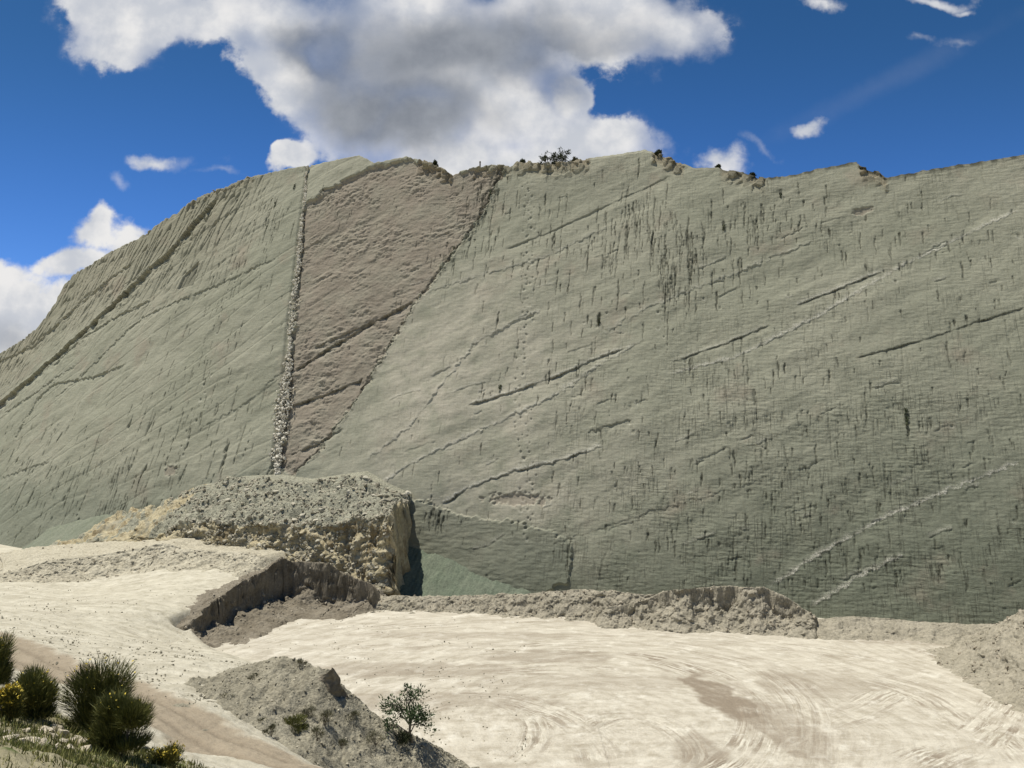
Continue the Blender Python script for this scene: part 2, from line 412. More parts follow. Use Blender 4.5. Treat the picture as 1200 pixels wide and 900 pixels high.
band = sstep(1.0 + 1.2 * sstep(.5, .05, p), 0.2, d) * (0.5 + 0.5 * sstep(-0.2, 0.3, fbm(UU[b], VV[b] * 0.8, 3, 57)))
D[b] += band * 0.35 * np.abs(fbm(UU[b] * 1.3, VV[b] * 1.3, 3, 58)) - 0.4 * sstep(0.5, 0, d)
A_dark[b] = np.maximum(A_dark[b], band * (0.7 + 0.3 * sstep(0.4, 0.05, p)) * sstep(-0.45, 0.2, fbm(UU[b] * 1.1, VV[b] * 0.5, 3, 59)))
# seam of the vein (the loose rock itself is a mesh of its own)
VEIN = [(360, 194), (357, 225), (352, 270), (346, 330), (340, 385), (336, 430), (330, 480), (326, 520), (324, 560)]
pts = uvs(VEIN); b = box(pts, 4); d, s, p = seg_dist(UU[b], VV[b], pts)
hw_ = .6 + .9 * p; D[b] -= 0.38 * sstep(hw_ + .4, hw_ - .3, d); A_dark[b] = np.maximum(A_dark[b], 0.12 * sstep(hw_ + .3, hw_ - .1, d))

# raised green slab low on the wall
SLAB = uvs([(478, 584), (520, 594), (545, 606), (600, 612), (671, 633), (670, 655), (667, 680), (600, 720), (430, 720)])
b = box(SLAB, 4)
sd_ = sdf_poly(UU[b] + 0.35 * fbm(UU[b] * .8, VV[b] * .8, 4, 61), VV[b] + 0.75 * fbm(UU[b] * 0.6, VV[b] * 0.6, 4, 62), SLAB); m = sstep(-0.1, 0.12, sd_)
D[b] += m * (0.42 + 0.05 * fbm(UU[b] * 0.5, VV[b] * 1.5, 4, 63)); A_slab[b] = sstep(-.5, .6, sd_ + .5 * fbm(UU[b] * .7, VV[b] * .7, 4, 64))
# ledges and strata lines
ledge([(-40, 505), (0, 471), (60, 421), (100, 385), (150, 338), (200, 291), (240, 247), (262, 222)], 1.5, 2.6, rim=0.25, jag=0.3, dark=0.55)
ledge([(13, 520), (43, 468), (63, 450), (110, 440), (150, 425)], 0.45, 1.5)
ledge([(60, 430), (93, 397), (140, 368), (177, 350)], 0.4, 1.4, rim=0.1)
ledge([(60, 470), (110, 425), (163, 373), (220, 348), (280, 322), (330, 300)], 0.34, 1.2)
ledge([(0, 485), (50, 455), (90, 425)], 0.35, 1.2, pale=.3)
ledge([(-20, 430), (40, 405), (80, 365), (130, 325), (165, 300)], 0.5, 2.0)
ledge([(20, 415), (60, 385), (100, 345), (130, 330)], 0.4, 2.0)
ledge([(120, 350), (170, 318), (240, 268), (290, 235)], 0.22, 1.5)
ledge([(0, 560), (60, 540)], 0.3, 1.5); ledge([(230, 505), (290, 470), (335, 430)], 0.16, 1.0)
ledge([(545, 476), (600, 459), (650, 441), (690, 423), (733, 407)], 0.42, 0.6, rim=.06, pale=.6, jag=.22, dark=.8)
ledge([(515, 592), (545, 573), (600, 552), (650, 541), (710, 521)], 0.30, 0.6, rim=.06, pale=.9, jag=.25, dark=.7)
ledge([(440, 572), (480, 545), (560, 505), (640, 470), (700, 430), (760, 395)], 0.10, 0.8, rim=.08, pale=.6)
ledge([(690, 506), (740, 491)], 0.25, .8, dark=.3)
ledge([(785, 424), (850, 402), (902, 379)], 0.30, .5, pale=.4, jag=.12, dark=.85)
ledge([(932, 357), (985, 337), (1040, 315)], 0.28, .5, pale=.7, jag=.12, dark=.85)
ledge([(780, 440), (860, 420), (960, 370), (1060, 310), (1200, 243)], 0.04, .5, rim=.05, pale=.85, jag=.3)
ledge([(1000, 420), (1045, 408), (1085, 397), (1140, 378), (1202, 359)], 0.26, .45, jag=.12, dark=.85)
ledge([(900, 690), (960, 650), (1040, 605), (1100, 580), (1200, 540)], 0.03, .5, rim=.03, pale=.85, jag=.3)
ledge([(950, 712), (1010, 675), (1060, 650)], 0.03, .5, rim=.03, pale=.8, jag=.3)
ledge([(430, 540), (480, 500), (520, 450), (560, 400), (640, 360)], 0.10, .8, rim=.08, pale=.4)
ledge([(480, 350), (560, 325), (640, 300), (720, 262)], 0.14, .8, pale=.3)
ledge([(590, 292), (650, 268), (720, 235), (790, 203)], 0.22, .8, dark=.3, jag=.2)
ledge([(700, 395), (760, 360), (860, 320), (960, 280)], 0.08, .8, rim=.06, pale=.3)
ledge([(640, 640), (760, 600), (900, 560)], 0.14, .8)
ledge([(336, 474), (380, 460), (424, 441)], 0.75, 1.0, jag=.25, dark=.7); ledge([(342, 434), (380, 408), (430, 378), (485, 351)], 0.75, 1.0, dark=.7, jag=.25)
ledge([(366, 406), (400, 391), (440, 372)], 0.45, .8, jag=.3, dark=.5); ledge([(336, 532), (370, 518), (400, 502)], 0.5, 1.0, jag=.3, dark=.6)
ledge([(362, 240), (400, 215), (440, 196), (470, 188)], 0.3, 1.4, jag=.5)
for _ in range(70):
    x = random.uniform(440, 1230); y = random.uniform(230, 700); l = random.uniform(8, 40)
    ledge([(x, y), (x + l * .5, y - l * random.uniform(.12, .26)), (x + l, y - l * random.uniform(.2, .5))], random.uniform(.1, .22), .5, pale=random.choice((0, .3)), jag=.2)
# dark lozenge where a sheet fell out
LOZ = uvs([(233, 306), (226, 334), (208, 339), (216, 322)]); b = box(LOZ, 2)
m = sstep(-.1, .15, sdf_poly(UU[b], VV[b], LOZ)); D[b] -= .5 * m; A_dark[b] = np.maximum(A_dark[b], .35 * m)
for (x, y, w, h) in ((1010, 247, 12, 6), (605, 585, 40, 8), (200, 552, 14, 9)):
    q = to_uv(x, y); rr = np.hypot((UU - q[0]) * 7 / w, (VV - q[1]) * 7 / h) + .5 * fbm(UU, VV, 3, 71); mm = sstep(1.1, .7, rr)
    D -= .22 * mm; A_pink = np.maximum(A_pink, .7 * mm)
# dinosaur trackways: dimples in lines
def pits(pix, step, r, dep, lat=0.5):
    pts = np.array(uvs(pix)); L = np.r_[0, np.cumsum(np.linalg.norm(np.diff(pts, axis=0), axis=1))]; k = 0
    q = 0.0
    while q < L[-1]:
        cu = np.interp(q, L, pts[:, 0]) + (lat if k % 2 else -lat) + random.gauss(0, .35); cv = np.interp(q, L, pts[:, 1]) + random.uniform(-.2, .2)
        i0, i1 = np.searchsorted(ug, (cu - 1.5, cu + 1.5)); sub = (slice(None), slice(i0, i1))
        rr = np.hypot(UU[sub] - cu, (VV[sub] - cv) * .8) / (r * random.uniform(.7, 1.2))
        D[sub] -= dep * random.uniform(.3, 1) * sstep(1.0, .5, rr); dep_ = dep
        A_dark[sub] = np.maximum(A_dark[sub], random.uniform(.1, .4) * sstep(.9, .4, rr)); A_pale[sub] = np.maximum(A_pale[sub], random.uniform(0, .4) * np.exp(-((rr - 1.2) / .35) ** 2) * (VV[sub] < cv))
        q += step * random.uniform(.8, 1.3); k += 1
pits([(617, 215), (617, 300), (612, 400), (606, 500), (612, 560), (618, 640)], 1.0, .28, .15, .35)
pits([(622, 215), (622, 330), (614, 430)], 1.3, .3, .15, .4); pits([(620, 480), (622, 560), (620, 620)], .9, .25, .14, .3)
pits([(245, 440), (225, 500), (200, 560)], 1.6, .35, .18, .6); pits([(275, 310), (255, 380), (235, 470)], 2.2, .3, .15, .6)
pits([(770, 360), (775, 400)], 1.4, .3, .15, .4); pits([(745, 470), (740, 510)], 1.2, .3, .14, .5)
for _ in range(36): # scattered holes
    pits([(random.uniform(440, 1200), random.uniform(260, 700))] * 2 + [(random.uniform(440, 1200), 500)], 1e9, .3, .14)
# dark seep streaks, in swarms
def streak(px, py, lpx, wpx, k):
    q = to_uv(px, py); mpp = .155; l = lpx * mpp; w = .13 + .085 * wpx; i0, i1 = np.searchsorted(ug, (q[0] - 1.5, q[0] + 1.5)); sub = (slice(None), slice(i0, i1))
    x = UU[sub] - q[0] + .18 * fbm(VV[sub] * .5, UU[sub] * 0 + px, 3, 77); y = (q[1] - VV[sub]) / l
    ww = w * np.clip(.5 + 2.5 * y, .5, 1.0) * np.clip(1.25 - y, .25, 1.0) * (.7 + .6 * perlin(VV[sub] * .9, UU[sub] * 0 + px, 78) ** 2)
    m_ = sstep(1.15, .6, np.abs(x) / ww) * sstep(-.03, .06, y) * sstep(1.05, .75, y) * (.75 + .5 * fbm(UU[sub] * 2.5, VV[sub] * .8, 3, 79))
    m_ = np.clip(m_, 0, 1); A_dark[sub] = np.maximum(A_dark[sub], k * m_); D[sub] -= .12 * m_
for cx_, cy_, rx_, ry_, n_, l0, l1 in ((750, 280, 60, 60, 44, 14, 60), (790, 300, 30, 50, 18, 14, 50), (560, 265, 30, 45, 20, 10, 40), (318, 250, 26, 40, 26, 10, 40), (915, 240, 45, 30, 12, 10, 24), (650, 280, 60, 60, 22, 10, 40), (270, 320, 60, 60, 36, 10, 34), (230, 470, 60, 90, 40, 8, 30), (120, 560, 90, 40, 34, 18, 60),
                                      (850, 280, 60, 60, 26, 10, 36), (1050, 300, 150, 90, 30, 8, 26), (980, 480, 220, 140, 50, 8, 26), (650, 420, 120, 90, 26, 8, 26), (520, 300, 15, 20, 8, 8, 22), (1000, 640, 200, 60, 30, 8, 24), (800, 560, 150, 90, 26, 8, 24), (517, 600, 16, 10, 10, 12, 30), (570, 215, 20, 20, 14, 10, 26), (390, 240, 25, 20, 8, 8, 20)):
    for _ in range(int(n_ * 2.3)): streak(cx_ + random.gauss(0, .55) * rx_, cy_ + random.gauss(0, .6) * ry_, random.uniform(l0, l1) * random.uniform(.5, 1.2), random.choice((.2, .3, .5, .7, 1.0, 1.4, 2.0)), random.uniform(.6, 1.0))
for _ in range(330): streak(random.uniform(100, 1220), random.uniform(230, 690), random.uniform(5, 16), random.choice((.1, .2, .4, .7)), random.uniform(.4, .95))
for px, py, l, w in ((1062, 480, 34, 4), (702, 366, 20, 5), (915, 222, 14, 4), (848, 258, 16, 3), (585, 365, 24, 2.5), (155, 474, 20, 2), (648, 275, 22, 2.5), (780, 288, 28, 3), (805, 270, 28, 2.5), (668, 632, 46, 1.6), (565, 225, 26, 3.5), (920, 425, 14, 2)): streak(px, py, l, w, 1.0)  # the one at the slab's right edge paints the slab's shadow along its joint
# crags of the upper left rim and the broken crest
cr = sstep(4.5, 0.5, VT - VV) ; cf1, cf2, cid = cells(UU * 0.9, VV * 0.8, 81)
crag = .6 * sstep(.1, .5, fbm(UU * .13, UU * 0, 3, 82)) * sstep(40, 60, UU)
notch = np.zeros_like(UU)
for x0, x1, k in ((490, 530, 1), (556, 600, .6), (604, 690, .9), (765, 800, 1), (846, 895, .8), (1008, 1036, 1), (236, 300, .6)):
    a = to_uv(x0, 195)[0]; c = to_uv(x1, 195)[0]
    notch = np.maximum(notch, k * sstep(c - .6, c + .2, UU) * sstep(a + .6, a - .2, UU))
D += cr * (cid - .55) * np.maximum(notch * 1.2, crag * .35)
A_ochre = np.maximum(A_ochre, notch * cr * .9)
ul = sstep(118, 150, UU) * sstep(.55, .95, VV / VT)
rid = np.abs(perlin((UU + VV * .25) * .45, VV * .10, 83)); D -= ul * .5 * sstep(.18, 0, rid); A_dark = np.maximum(A_dark, ul * .35 * sstep(.12, 0, rid)); A_ochre = np.maximum(A_ochre, ul * .35)
# crest edge set back, its thin shading line painted dark
A_dark = np.maximum(A_dark, .95 * sstep(1.1, .5, VT - VV) * sstep(30, 10, UU) * (.6 + .4 * sstep(-.3, .2, fbm(UU * .5, UU * 0 + 4, 3, 84))) )
D -= .35 * sstep(.7, .1, VT - VV) * sstep(60, 20, UU)

P = cliff(UU, VV, D)
# hill behind the crest
back = []
crest = P[-1]; nrm = np.stack([np.sin(np.interp(ug, _us, _ph)), np.cos(np.interp(ug, _us, _ph))], -1)
for k, (b_, dz) in enumerate(((.25, -.02), (.6, -.1), (1.2, -.25), (3, -.6), (8, -1.5), (20, -5), (40, -14), (80, -34), (130, -70))):
    q = crest.copy(); q[:, :2] += nrm * b_ * (1 if k < 6 else 1); q[:, 2] = np.maximum(crest[:, 2] + dz + .15 * fbm(ug * .6, ug * 0 + k, 3, 90), -1.5)
    back.append(q)
ALL = np.concatenate([P, np.array(back)], 0)
def ext(a): return np.concatenate([a, np.repeat(a[-1:], len(back), 0)], 0)
NR = ALL.shape[0]

def cliff_mat():
    m, t, b = new_mat('layered_cliff_rock')
    uv = t.attr('wuv', 'Vector')
    sv = t.n('ShaderNodeSeparateXYZ', {0: uv}); u, v = sv.outputs[0], sv.outputs[1]
    n_big = t.noise(uv, 0.035, 5, 0.55); n_mid = t.noise(uv, 0.22, 6, 0.6)
    n_str = t.noise(t.vec(uv, (0.35, 3.2, 1)), 1.0, 5, 0.65); n_ver = t.noise(t.vec(uv, (2.4, 0.22, 1)), 1.0, 5, 0.6)
    n_fin = t.noise(uv, 5.0, 5, 0.7)
    base = t.mix(t.ramp(n_big, .36, .64), (.283, .279, .202), (.322, .311, .229))
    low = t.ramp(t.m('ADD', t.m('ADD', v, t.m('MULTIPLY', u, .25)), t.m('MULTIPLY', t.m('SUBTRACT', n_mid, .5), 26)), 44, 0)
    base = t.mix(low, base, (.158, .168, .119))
    base = t.mix(t.m('MULTIPLY', t.ramp(t.noise(uv, .09, 4, .6), .55, .72), .5), base, (.30, .25, .185))
    # tan blotches low on the middle of the wall, pink panel, green slab
    lowl = t.m('MULTIPLY', t.ramp(t.m('ADD', v, t.m('MULTIPLY', t.m('SUBTRACT', n_mid, .5), 18)), 26, 8), t.ramp(u, 70, 105)); base = t.mix(t.m('MULTIPLY', lowl, .75), base, (.20, .21, .155))
    base = t.mix(t.m('MULTIPLY', t.attr('tan'), t.ramp(n_mid, .25, .6)), base, (.45, .41, .315))
    base = t.mix(t.attr('pink'), base, t.mix(n_mid, (.240, .205, .155), (.298, .255, .193)))
    base = t.mix(t.m('MULTIPLY', t.attr('slab'), t.m('ADD', .30, t.m('MULTIPLY', t.ramp(n_mid, .3, .65), .4))), base, (.140, .152, .112))
    base = t.mix(t.m('MULTIPLY', t.attr('ochre'), t.ramp(n_fin, .3, .6)), base, (.20, .155, .092))
    base = t.mix(t.m('MULTIPLY', t.attr('pale'), t.ramp(n_fin, .35, .6)), base, (.62, .585, .48))
    wv = t.m('MULTIPLY', t.m('ADD', .15, t.m('MULTIPLY', t.attr('weave'), .85)), t.m('ADD', .35, t.m('MULTIPLY', t.ramp(t.noise(uv, .075, 4, .65), .36, .58), .65))); f = t.m('ADD', 1.0, t.m('MULTIPLY', t.m('SUBTRACT', n_str, .5), t.m('ADD', .25, t.m('MULTIPLY', wv, .6)))); f = t.m('ADD', f, t.m('MULTIPLY', t.m('SUBTRACT', n_fin, .5), .5)); f = t.m('ADD', f, t.m('MULTIPLY', t.m('SUBTRACT', t.noise(uv, 1.6, 5, .7), .5), .35)); base = t.mix(1.0, base, t.n('ShaderNodeCombineXYZ', {0: f, 1: f, 2: f}).outputs[0], 'MULTIPLY')
    # dark water streaks and lichen along the joints
    st = t.m('MULTIPLY', t.ramp(n_ver, .56, .74), t.ramp(t.noise(uv, .13, 4, .6), .45, .62))
    base = t.mix(t.m('MULTIPLY', st, .55), base, (.10, .105, .075))
    hair = t.m('MULTIPLY', t.ramp(t.m('ABSOLUTE', t.m('SUBTRACT', t.noise(t.vec(uv, (2.2, .10, 1)), 1.0, 3, .5), .5)), .030, .006), t.ramp(t.noise(t.vec(uv, (1.2, .35, 1)), 1.0, 3, .6), .40, .58))
    hair = t.m('MULTIPLY', hair, wv); base = t.mix(t.m('MULTIPLY', hair, .75), base, (.07, .07, .05))
    hj = t.m('MULTIPLY', t.ramp(t.m('ABSOLUTE', t.m('SUBTRACT', t.noise(t.vec(uv, (.22, 2.0, 1)), 1.0, 3, .5), .5)), .030, .006), t.ramp(t.noise(t.vec(uv, (.5, 1.2, 1), (7, 3, 0)), 1.0, 3, .6), .43, .60))
    hj = t.m('MULTIPLY', hj, wv); base = t.mix(t.m('MULTIPLY', hj, .6), base, (.09, .09, .065))
    base = t.mix(t.m('MULTIPLY', t.attr('dark'), t.m('ADD', .65, t.m('MULTIPLY', n_fin, .6)), clamp=True), base, (.035, .036, .024))  # mask also carries the painted shade of ledges, slab edge and crest
    h = t.m('ADD', t.m('ADD', t.m('MULTIPLY', t.m('MULTIPLY', n_str, wv), .8), t.m('MULTIPLY', n_fin, .45)), t.m('MULTIPLY', t.m('ADD', hair, hj), -.5))
    finish(t, b, base, h, .8, .14)
    return m
wuv = np.stack([ext(UU), ext(VV), ext(D)], -1).reshape(-1, 3)
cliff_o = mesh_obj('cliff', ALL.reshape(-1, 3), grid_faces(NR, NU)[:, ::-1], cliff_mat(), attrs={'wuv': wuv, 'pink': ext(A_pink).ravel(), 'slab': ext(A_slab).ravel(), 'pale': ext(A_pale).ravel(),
                   'dark': np.concatenate([A_dark, np.full((len(back), NU), .3)], 0).ravel(), 'ochre': ext(A_ochre).ravel(), 'weave': ext(A_weave).ravel(), 'tan': ext(A_tan).ravel()})
tag(cliff_o, 'tall grey green quarry wall of tilted limestone with dark cracks', 'cliff', kind='structure')

# ------------------------------------------------------------------ ground sheet
C_SW = at_z(700, 850)            # centre of the turning circle of the dump trucks
az = np.concatenate([np.linspace(-180, -52, 40)[:-1], np.linspace(-52, 52, 1100), np.linspace(52, 180, 40)[1:]])
rr = np.concatenate([[1.0, 4, 8], np.geomspace(12, 36, 110)[:-1], np.linspace(36, 125, 560)[:-1], np.linspace(125, 205, 160), [215, 230, 250, 280, 330, 420, 700, 1500, 4000, 9000]])
AZ, RR = np.meshgrid(np.radians(az), rr)
GX = RR * np.sin(AZ); GY = RR * np.cos(AZ)
GZ = ground(GX, GY)
inA = sstep(-1.5, 2.5, sdf_poly(GX, GY, A_POLY))
# swirl coordinates
SR = np.hypot(GX - C_SW[0], (GY - C_SW[1]) * 0.92); ST = np.arctan2(GX - C_SW[0], GY - C_SW[1])
SRw = SR + 1.6 * fbm(GX / 16, GY / 16, 2, 101)
near = sstep(180, 140, RR)
rut = fbm(SRw * 1.1, ST * 1.6, 4, 102, .6)
GZ += near * inA * (.02 * rut + .03 * fbm(GX * .9, GY * .9, 4, 136) + .06 * fbm(GX / 5, GY / 5, 3, 103))
GZ += near * (1 - inA) * (.12 * fbm(GX / 4, GY / 4, 4, 104) + .05 * fbm(GX * 1.2, GY * 1.2, 4, 105, .6))
ROAD = [at_d(-160, 716, 74), at_d(-80, 728, 67), at_d(0, 757, 58), at_d(100, 797, 49.5), at_d(190, 845, 43.5), at_d(285, 880, 39), at_d(400, 935, 34), at_d(640, 1060, 27)]
rd, rs, rp = seg_dist(GX, GY, ROAD)
road = sstep(2.9, 2.1, rd + .5 * fbm(GX * .5, GY * .5, 3, 106))
w_rut = np.exp(-((np.abs(rd) - .85) / .3) ** 2)
GZ += -.10 * road - .10 * road * w_rut + .10 * np.exp(-((rd - 2.5) / .5) ** 2) * near
BANK = [np.array(p) for p in [tuple(at_d(-300, 790, 36)[:2]), tuple(at_d(-40, 800, 35)[:2]), tuple(at_d(60, 850, 30)[:2]), tuple(at_d(150, 892, 29.5)[:2]), tuple(at_d(240, 925, 28.5)[:2]), (-2, 22), (20, 14), (20, -30), (-60, -30), (-60, 20)]]
grassy = sstep(-1.2, .6, sdf_poly(GX + 1.0 * fbm(GX * .3, GY * .3, 3, 107), GY + 1.0 * fbm(GX * .3, GY * .3, 3, 108), BANK))
GZ += grassy * .12 * fbm(GX * .9, GY * .9, 4, 109)
# colour masks: damp brown ground and pale dust
damp = np.zeros_like(GX)
def patch(px, py, rx, ry, k=1.0, rot=0, z=0.0):
    global damp
    c = at_z(px, py, z); a = R(rot); dx = GX - c[0]; dy_ = GY - c[1]
    q = np.hypot((dx * math.cos(a) + dy_ * math.sin(a)) / rx, (-dx * math.sin(a) + dy_ * math.cos(a)) / ry) + .35 * fbm(GX * .35, GY * .35, 4, 111)
    damp = np.maximum(damp, k * sstep(1.15, .75, q))
patch(842, 815, 2.4, 8.5, 1.0, 14); patch(915, 850, 3.2, 7, .55, 10); patch(640, 770, 8, 3, .5); patch(960, 800, 7, 4.5, .35); patch(815, 880, 2.2, 3.5, .5); patch(930, 795, 3, 3, .4)
patch(480, 785, 14, 3, .45); patch(500, 820, 12, 3, .4); patch(1075, 752, 9, 1.6, .4); patch(560, 745, 16, 2, .35); patch(880, 840, 1.2, 9, .7, 8); patch(700, 800, 14, 3, .3)
trk = np.zeros_like(GX); tco = np.zeros(GX.shape + (3,)); rutz = np.zeros_like(GX)
for pix, wd, k in (([(610, 772), (700, 764), (780, 774), (850, 798), (892, 835), (892, 870), (850, 905), (780, 940)], 2.2, 1.0), ([(560, 762), (700, 750), (850, 765), (930, 800), (965, 850), (940, 910)], 2.6, .6), ([(950, 746), (1050, 752), (1110, 766), (1165, 802)], 1.8, .8),
                   ([(1000, 790), (1080, 808), (1150, 850), (1195, 905)], 3.2, .7), ([(1190, 815), (1150, 868), (1070, 908)], 2.4, .8), ([(470, 832), (560, 815), (640, 830), (700, 868), (712, 905)], 2.2, .7), ([(600, 905), (640, 862), (622, 832), (540, 812)], 1.6, .7),
                   ([(320, 748), (450, 737), (600, 725), (800, 735), (950, 742)], 2.4, .55), ([(400, 800), (520, 788), (660, 782), (760, 790)], 2.4, .6), ([(800, 908), (900, 880), (1000, 832), (1080, 800)], 2.2, .6), ([(660, 880), (690, 850), (740, 836), (790, 850), (820, 880), (800, 910)], 1.5, .7),
                   ([(340, 770), (430, 760), (560, 755), (700, 770)], 2.4, .5), ([(700, 745), (850, 748), (1000, 770), (1100, 790)], 2.2, .5), ([(20, 702), (150, 690), (250, 680), (312, 672)], 1.6, -.6), ([(-40, 722), (120, 712), (240, 700), (300, 685)], 1.8, -.6), ([(30, 692), (160, 678), (300, 670)], 1.2, -.5), ([(-20, 735), (100, 736), (190, 748), (250, 768)], 1.5, -.6), ([(120, 775), (200, 745), (220, 715), (270, 690)], 1.3, -.5)):
    pl = [at_z(*p, 4.0 if k < 0 else 0.0)[:2] for p in pix]; k = abs(k)
    for _ in range(2): pl = [pl[0]] + [q_ for a_, b2_ in zip(pl[:-1], pl[1:]) for q_ in (a_ * .75 + b2_ * .25, a_ * .25 + b2_ * .75)] + [pl[-1]]
    pa = np.array(pl); bb = (GX > pa[:, 0].min() - 8) & (GX < pa[:, 0].max() + 8) & (GY > pa[:, 1].min() - 8) & (GY < pa[:, 1].max() + 8)
    d_, s_, p_ = seg_dist(GX[bb] + .5 * fbm(GX[bb] * .08, GY[bb] * .08, 2, 131), GY[bb] + .5 * fbm(GX[bb] * .08, GY[bb] * .08, 2, 132), pl); sd0 = d_ * s_
    st_ = .5 + .5 * perlin(sd0 * 1.35 + .12 * fbm(GX[bb] * .5, GY[bb] * .5, 2, 135), p_ * 3 + 11 * k + wd, 133); wd *= 1.5; env = sstep(wd, wd * .4, d_) * sstep(0, .12, p_) * sstep(1, .88, p_) * np.clip(.7 + .9 * fbm(GX[bb] * .2, GY[bb] * .2, 3, 134), 0, 1.2)
    better = k * env > trk[bb]; tt_ = tco[bb]; tt_[better] = np.stack([sd0, p_ * 40 + 7 * k, np.full_like(sd0, pix[0][0] * .1)], -1)[better]; tco[bb] = tt_; trk[bb] = np.maximum(trk[bb], k * env); rutz[bb] = np.maximum(rutz[bb], k * env * sstep(.38, .58, st_))
GZ -= .08 * rutz
ring = np.exp(-((SR - 17.5 - .08 * (ST * 10)) / 3.2) ** 2) * sstep(.2, 1.0, ST) * sstep(3.0, 2.2, ST)
damp = np.maximum(damp, .25 * ring * sstep(-.3, .3, rut))

def ground_mat():
    m, t, b = new_mat('quarry_ground')
    p = t.n('ShaderNodeTexCoord').outputs['Object']; sw = t.attr('swirl', 'Vector'); inA = t.attr('pit'); road = t.attr('road'); grs = t.attr('grassy')
    s1 = t.noise(t.vec(sw, (1.0, .9, 1)), 1.0, 7, .62); s2 = t.noise(t.vec(sw, (3.4, 2.2, 1), (5, 2, 0)), 1.0, 5, .6)
    n1 = t.noise(p, .07, 5, .6); n2 = t.noise(p, .45, 6, .65); n3 = t.noise(p, 4.0, 5, .7)
    s1 = t.m('ADD', t.m('MULTIPLY', s1, .45), t.m('MULTIPLY', t.noise(t.vec(p, (.25, .7, 1)), 1.0, 10, .74, .15), .55)); pit = t.mix(t.ramp(s1, .36, .6), (.345, .308, .233), (.52, .482, .388))
    pit = t.mix(t.m('MULTIPLY', t.ramp(s2, .54, .70), .35), pit, (.33, .29, .22)); pit = t.mix(t.m('MULTIPLY', t.ramp(n3, .52, .68), .35), pit, (.36, .325, .25)); tc = t.attr('tco', 'Vector'); ts1 = t.noise(t.vec(tc, (1.5, .06, 1)), 1.0, 5, .72); ts2 = t.noise(t.vec(tc, (3.2, .25, 1), (3, 1, 5)), 1.0, 4, .7); tk = t.attr('trk'); pit = t.mix(t.m('MULTIPLY', t.m('MULTIPLY', tk, t.ramp(ts1, .47, .56)), t.ramp(t.noise(p, .8, 6, .7), .28, .5)), pit, (.235, .195, .142)); pit = t.mix(t.m('MULTIPLY', t.m('MULTIPLY', tk, t.ramp(ts2, .52, .60)), .8), pit, (.62, .59, .48))
    pit = t.mix(t.m('MULTIPLY', t.ramp(n2, .52, .70), .55), pit, (.66, .63, .53))
    pit = t.mix(t.m('MULTIPLY', t.attr('damp'), t.ramp(t.m('ADD', t.m('MULTIPLY', s1, .7), t.m('MULTIPLY', n2, .3)), .80, .46)), pit, (.235, .195, .142))
    xs = t.noise(t.vec(p, (.18, .7, 1), (0, 0, 0), (0, 0, R(12))), 1.0, 10, .75)
    ben = t.mix(t.ramp(t.m('ADD', t.m('MULTIPLY', xs, .5), t.m('MULTIPLY', t.noise(p, .9, 8, .7), .5)), .38, .6), (.36, .33, .245), (.55, .515, .405)); ben = t.mix(t.m('MULTIPLY', t.ramp(n3, .52, .7), .4), ben, (.30, .27, .20))
    ben = t.mix(t.m('MULTIPLY', t.ramp(n2, .5, .68), .5), ben, (.36, .325, .235))
    ben = t.mix(t.m('MULTIPLY', t.m('MULTIPLY', tk, t.ramp(ts1, .47, .56)), .7), ben, (.27, .235, .17)); ben = t.mix(t.m('MULTIPLY', t.m('MULTIPLY', tk, t.ramp(ts2, .52, .60)), .7), ben, (.60, .57, .46))
    col = t.mix(inA, ben, pit)
    rc = t.mix(n2, (.255, .208, .142), (.325, .27, .192)); rc = t.mix(t.m('MULTIPLY', t.attr('rut'), .6), rc, (.185, .148, .10))
    col = t.mix(t.m('MULTIPLY', road, .92), col, rc)
    gc = t.mix(t.ramp(n2, .4, .62), (.20, .18, .10), (.30, .27, .17)); gc = t.mix(t.ramp(t.noise(p, 1.1, 4, .6), .5, .64), gc, (.09, .115, .035))
    col = t.mix(grs, col, gc)
    f = t.m('ADD', .72, t.m('MULTIPLY', n3, .5)); col = t.mix(1.0, col, t.n('ShaderNodeCombineXYZ', {0: f, 1: f, 2: f}).outputs[0], 'MULTIPLY')
    n4 = t.noise(p, 16.0, 4, .7); f = t.m('ADD', .75, t.m('MULTIPLY', n4, .5)); col = t.mix(1.0, col, t.n('ShaderNodeCombineXYZ', {0: f, 1: f, 2: f}).outputs[0], 'MULTIPLY')
    h = t.m('ADD', t.m('ADD', t.m('MULTIPLY', s2, .35), t.m('MULTIPLY', n3, .55)), t.m('MULTIPLY', n2, .5))
    finish(t, b, col, h, .8, .2)
    return m
sw = np.stack([SRw, ST * 5, np.zeros_like(SR)], -1).reshape(-1, 3)
go = mesh_obj('ground', np.stack([GX, GY, GZ], -1).reshape(-1, 3), grid_faces(len(rr), len(az))[:, ::-1], ground_mat(),
              attrs={'swirl': sw, 'pit': inA.ravel(), 'road': road.ravel(), 'rut': (w_rut * road).ravel(), 'grassy': grassy.ravel(), 'damp': damp.ravel(), 'trk': trk.ravel(), 'tco': tco.reshape(-1, 3)})
tag(go, kind='structure')

